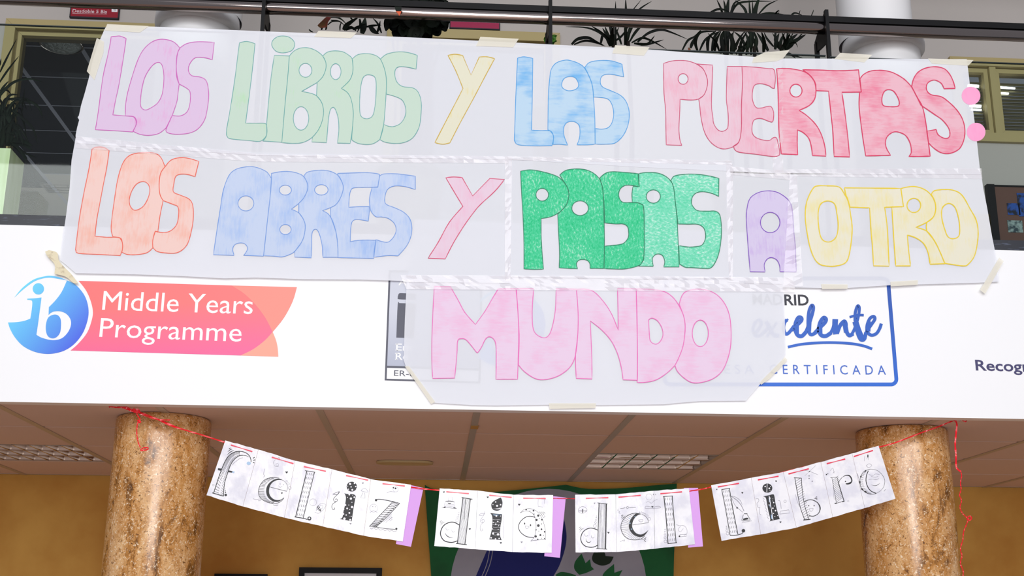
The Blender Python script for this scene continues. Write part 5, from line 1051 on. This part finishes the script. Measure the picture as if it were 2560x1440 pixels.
def dr_r(c):
    d = Draw('K6'); d.st('625,590 695,985', 4, sm=False); d.st('705,580 730,680', 4, sm=False); d.st('730,680 815,955', 9, sm=False); d.st('600,590 710,578', 4, sm=False); d.st('668,993 700,987', 12, sm=False); d.st('700,987 820,955', 5, sm=False); d.st('785,966 822,955', 12, sm=False)
    for k in range(14):
        t = k / 13; x = 632 + 65 * t; y = 640 + 330 * t; d.st('%g,%g %g,%g' % (x, y, x + 92, y - 80 + 10 * t), 3, sm=False)
    d.st('728,670 750,625 780,590', 5); d.st('780,590 825,560 880,552 915,575 935,620 932,655 905,685 840,686', 15, taper=True); d.fill('840,680! 880,672 925,650! 915,682 880,695 850,692'); d.dot(838, 648, 9)
    d.dot(540, 540, 9, dest=d.b); d.dot(562, 528, 7, dest=d.b); d.st('600,480 640,440 660,520', 3, d.c); d.st('640,520 670,490', 3, d.c); d.ring(880, 955, 12, 3, d.c); d.st('640,720 650,800 660,930', 2, d.c); done(d, c, 'letter_r')
def dr_o(c):
    d = Draw('K6'); d.st('1220,455 1320,470 1400,530 1450,620 1440,720 1390,790 1310,840', 3); d.st('1310,840 1230,850 1140,810 1080,740 1062,640 1080,560 1130,490 1225,455', 5); d.st('1195,480 1165,560 1160,650 1190,740 1240,800 1320,835', 9)
    for s in ('1062,640 1063,680', '1072,580 1085,560', '1085,760 1110,780', '1140,490 1160,478', '1140,805 1165,820'): d.st(s, 16, sm=False)
    d.hatch('1130,500 1085,560 1065,640 1080,730 1130,800 1200,840', '1190,480 1165,560 1160,650 1190,740 1240,800 1290,830', 15, 4, f1=.5); d.st('1240,702 1300,714 1345,700 1378,672', 5, d.b, taper=True)
    for s in ('1200,540 1270,550 1310,530 1370,540', '1200,620 1260,610 1320,620 1360,600', '1240,570 1300,580 1350,570'): d.st(s, 3, d.c)
    for s in ('1015,520 1035,560', '1030,545 1042,600', '1440,800 1465,770'): d.st(s, 5, d.c)
    d.dot(1188, 250, 9, 24, d.b); d.st('1170,300 1190,260 1200,310', 3, d.c); d.st('1160,400 1210,370 1250,400 1200,430 1160,400', 3, d.c); d.st('1140,250 1130,330', 3, d.c); done(d, c, 'letter_o')

def strip(label, tops, bots, draws, lil, grp='lettered card strips on the ribbon'):
    m_ = len(tops) // 2; q = P((bots[0][0] + bots[-1][0]) / 2, max(bots[0][1], bots[-1][1]), YG)
    t = thing('card_strip', label, 'card strip', (q.x, YG, q.z), grp)
    for k, fn in enumerate(draws):
        gap = .25
        c = card(t, [(tops[k][0] + gap, tops[k][1]), (tops[k + 1][0] - gap, tops[k + 1][1]), (bots[k + 1][0] - gap, bots[k + 1][1]), (bots[k][0] + gap, bots[k][1])], YG - .0008 - .0001 * (k % 2), k)
        fn(c)
    if lil:
        b = MB(); b.sheet([lil], YG + .004, .0006); b.build('lilac_card', M['lilac'], t)
    return t
s1 = strip('leftmost strip of five white cards, spelling feliz', [(563, 1101), (646, 1124), (738, 1152), (830, 1173), (927, 1198), (1028, 1212)], [(516, 1238), (607, 1266), (711, 1294), (807, 1316), (909, 1339), (1007, 1354)],
      [dr_f, dr_e, dr_l, dr_i, dr_z], [(1010, 1209), (1058.6, 1220), (1027.4, 1367), (990, 1360)])
s2 = strip('strip of three white cards, spelling dia', [(1099, 1221), (1194, 1226.5), (1284, 1237), (1383, 1237.7)], [(1085.5, 1365), (1188, 1373), (1281, 1380), (1379.4, 1382)], [dr_d3, dr_i3, dr_a], [(1370, 1239), (1414.5, 1244), (1399.8, 1394.4), (1360.8, 1390.6)])
s3 = strip('strip of three white cards, spelling del', [(1437.6, 1236.8), (1539.5, 1236), (1635, 1227), (1722.3, 1220.4)], [(1438.7, 1381), (1541, 1380), (1637, 1372), (1737.8, 1361)], [dr_d4, dr_e4, dr_l4], [(1710, 1220), (1745, 1219.7), (1757.5, 1366), (1720.5, 1369)])
s4 = strip('rightmost strip of five white cards, spelling libro', [(1777.6, 1213.3), (1878, 1194.5), (1958, 1180), (2052, 1155), (2130, 1133.5), (2196.5, 1114)], [(1803.6, 1352), (1902, 1336), (1991, 1319), (2082, 1293), (2162, 1270), (2239, 1246.6)],
      [dr_L, dr_i5, dr_b, dr_r, dr_o], None)
for t in (s1, s2, s3, s4): del t['group']
for fr, s in (('K1', '505,212 855,320'), ('K1', '1175,412 1530,517'), ('K1', '1700,565 2060,642'), ('K2', '490,280 808,348'), ('K2', '1015,398 1337,432'), ('K3', '325,208 727,242'), ('K3', '1090,270 1488,308'), ('K3', '1693,322 2093,328'),
              ('K4', '318,325 718,313'), ('K4', '898,305 1293,272'), ('K4', '1643,243 2027,210'), ('K5', '162,505 508,447'), ('K5', '818,390 1155,330'), ('K5', '1318,292 1650,208'), ('K6', '545,370 833,297'), ('K6', '970,258 1267,163')):
    (a, c_) = pts(fr, s); N = 8; b = MB()
    for i in range(N):
        t0, t1 = i / N, (i + 1) / N; w_ = lambda t: 3.3 * (.35 + .65 * abs(2 * t - 1) ** .7)
        f = lambda t: (a[0] + (c_[0] - a[0]) * t, a[1] + (c_[1] - a[1]) * t)
        p, r_ = f(t0), f(t1); dx, dy = c_[0] - a[0], c_[1] - a[1]; l = math.hypot(dx, dy); nx, ny = -dy / l / 2, dx / l / 2
        b.add([P(p[0] + nx * w_(t0), p[1] + ny * w_(t0), YD - .0008), P(p[0] - nx * w_(t0), p[1] - ny * w_(t0), YD - .0008), P(r_[0] - nx * w_(t1), r_[1] - ny * w_(t1), YD - .0008), P(r_[0] + nx * w_(t1), r_[1] + ny * w_(t1), YD - .0008)], [(0, 1, 2, 3)])
    b.build('ribbon_stitch', M['stitch'], rb)

# unseen upward fill light added to brighten the far room, and tidy up helper properties
d = bpy.data.lights.new('far_room_fill', 'AREA'); d.size = 3; d.energy = 40; o = bpy.data.objects.new('far_room_fill', d); COL.objects.link(o); o.location = (-3, 8, 3.4); o.rotation_euler = (math.pi, 0, 0); o['kind'] = 'helper'
for o in SC.objects:
    if '_w' in o: del o['_w']
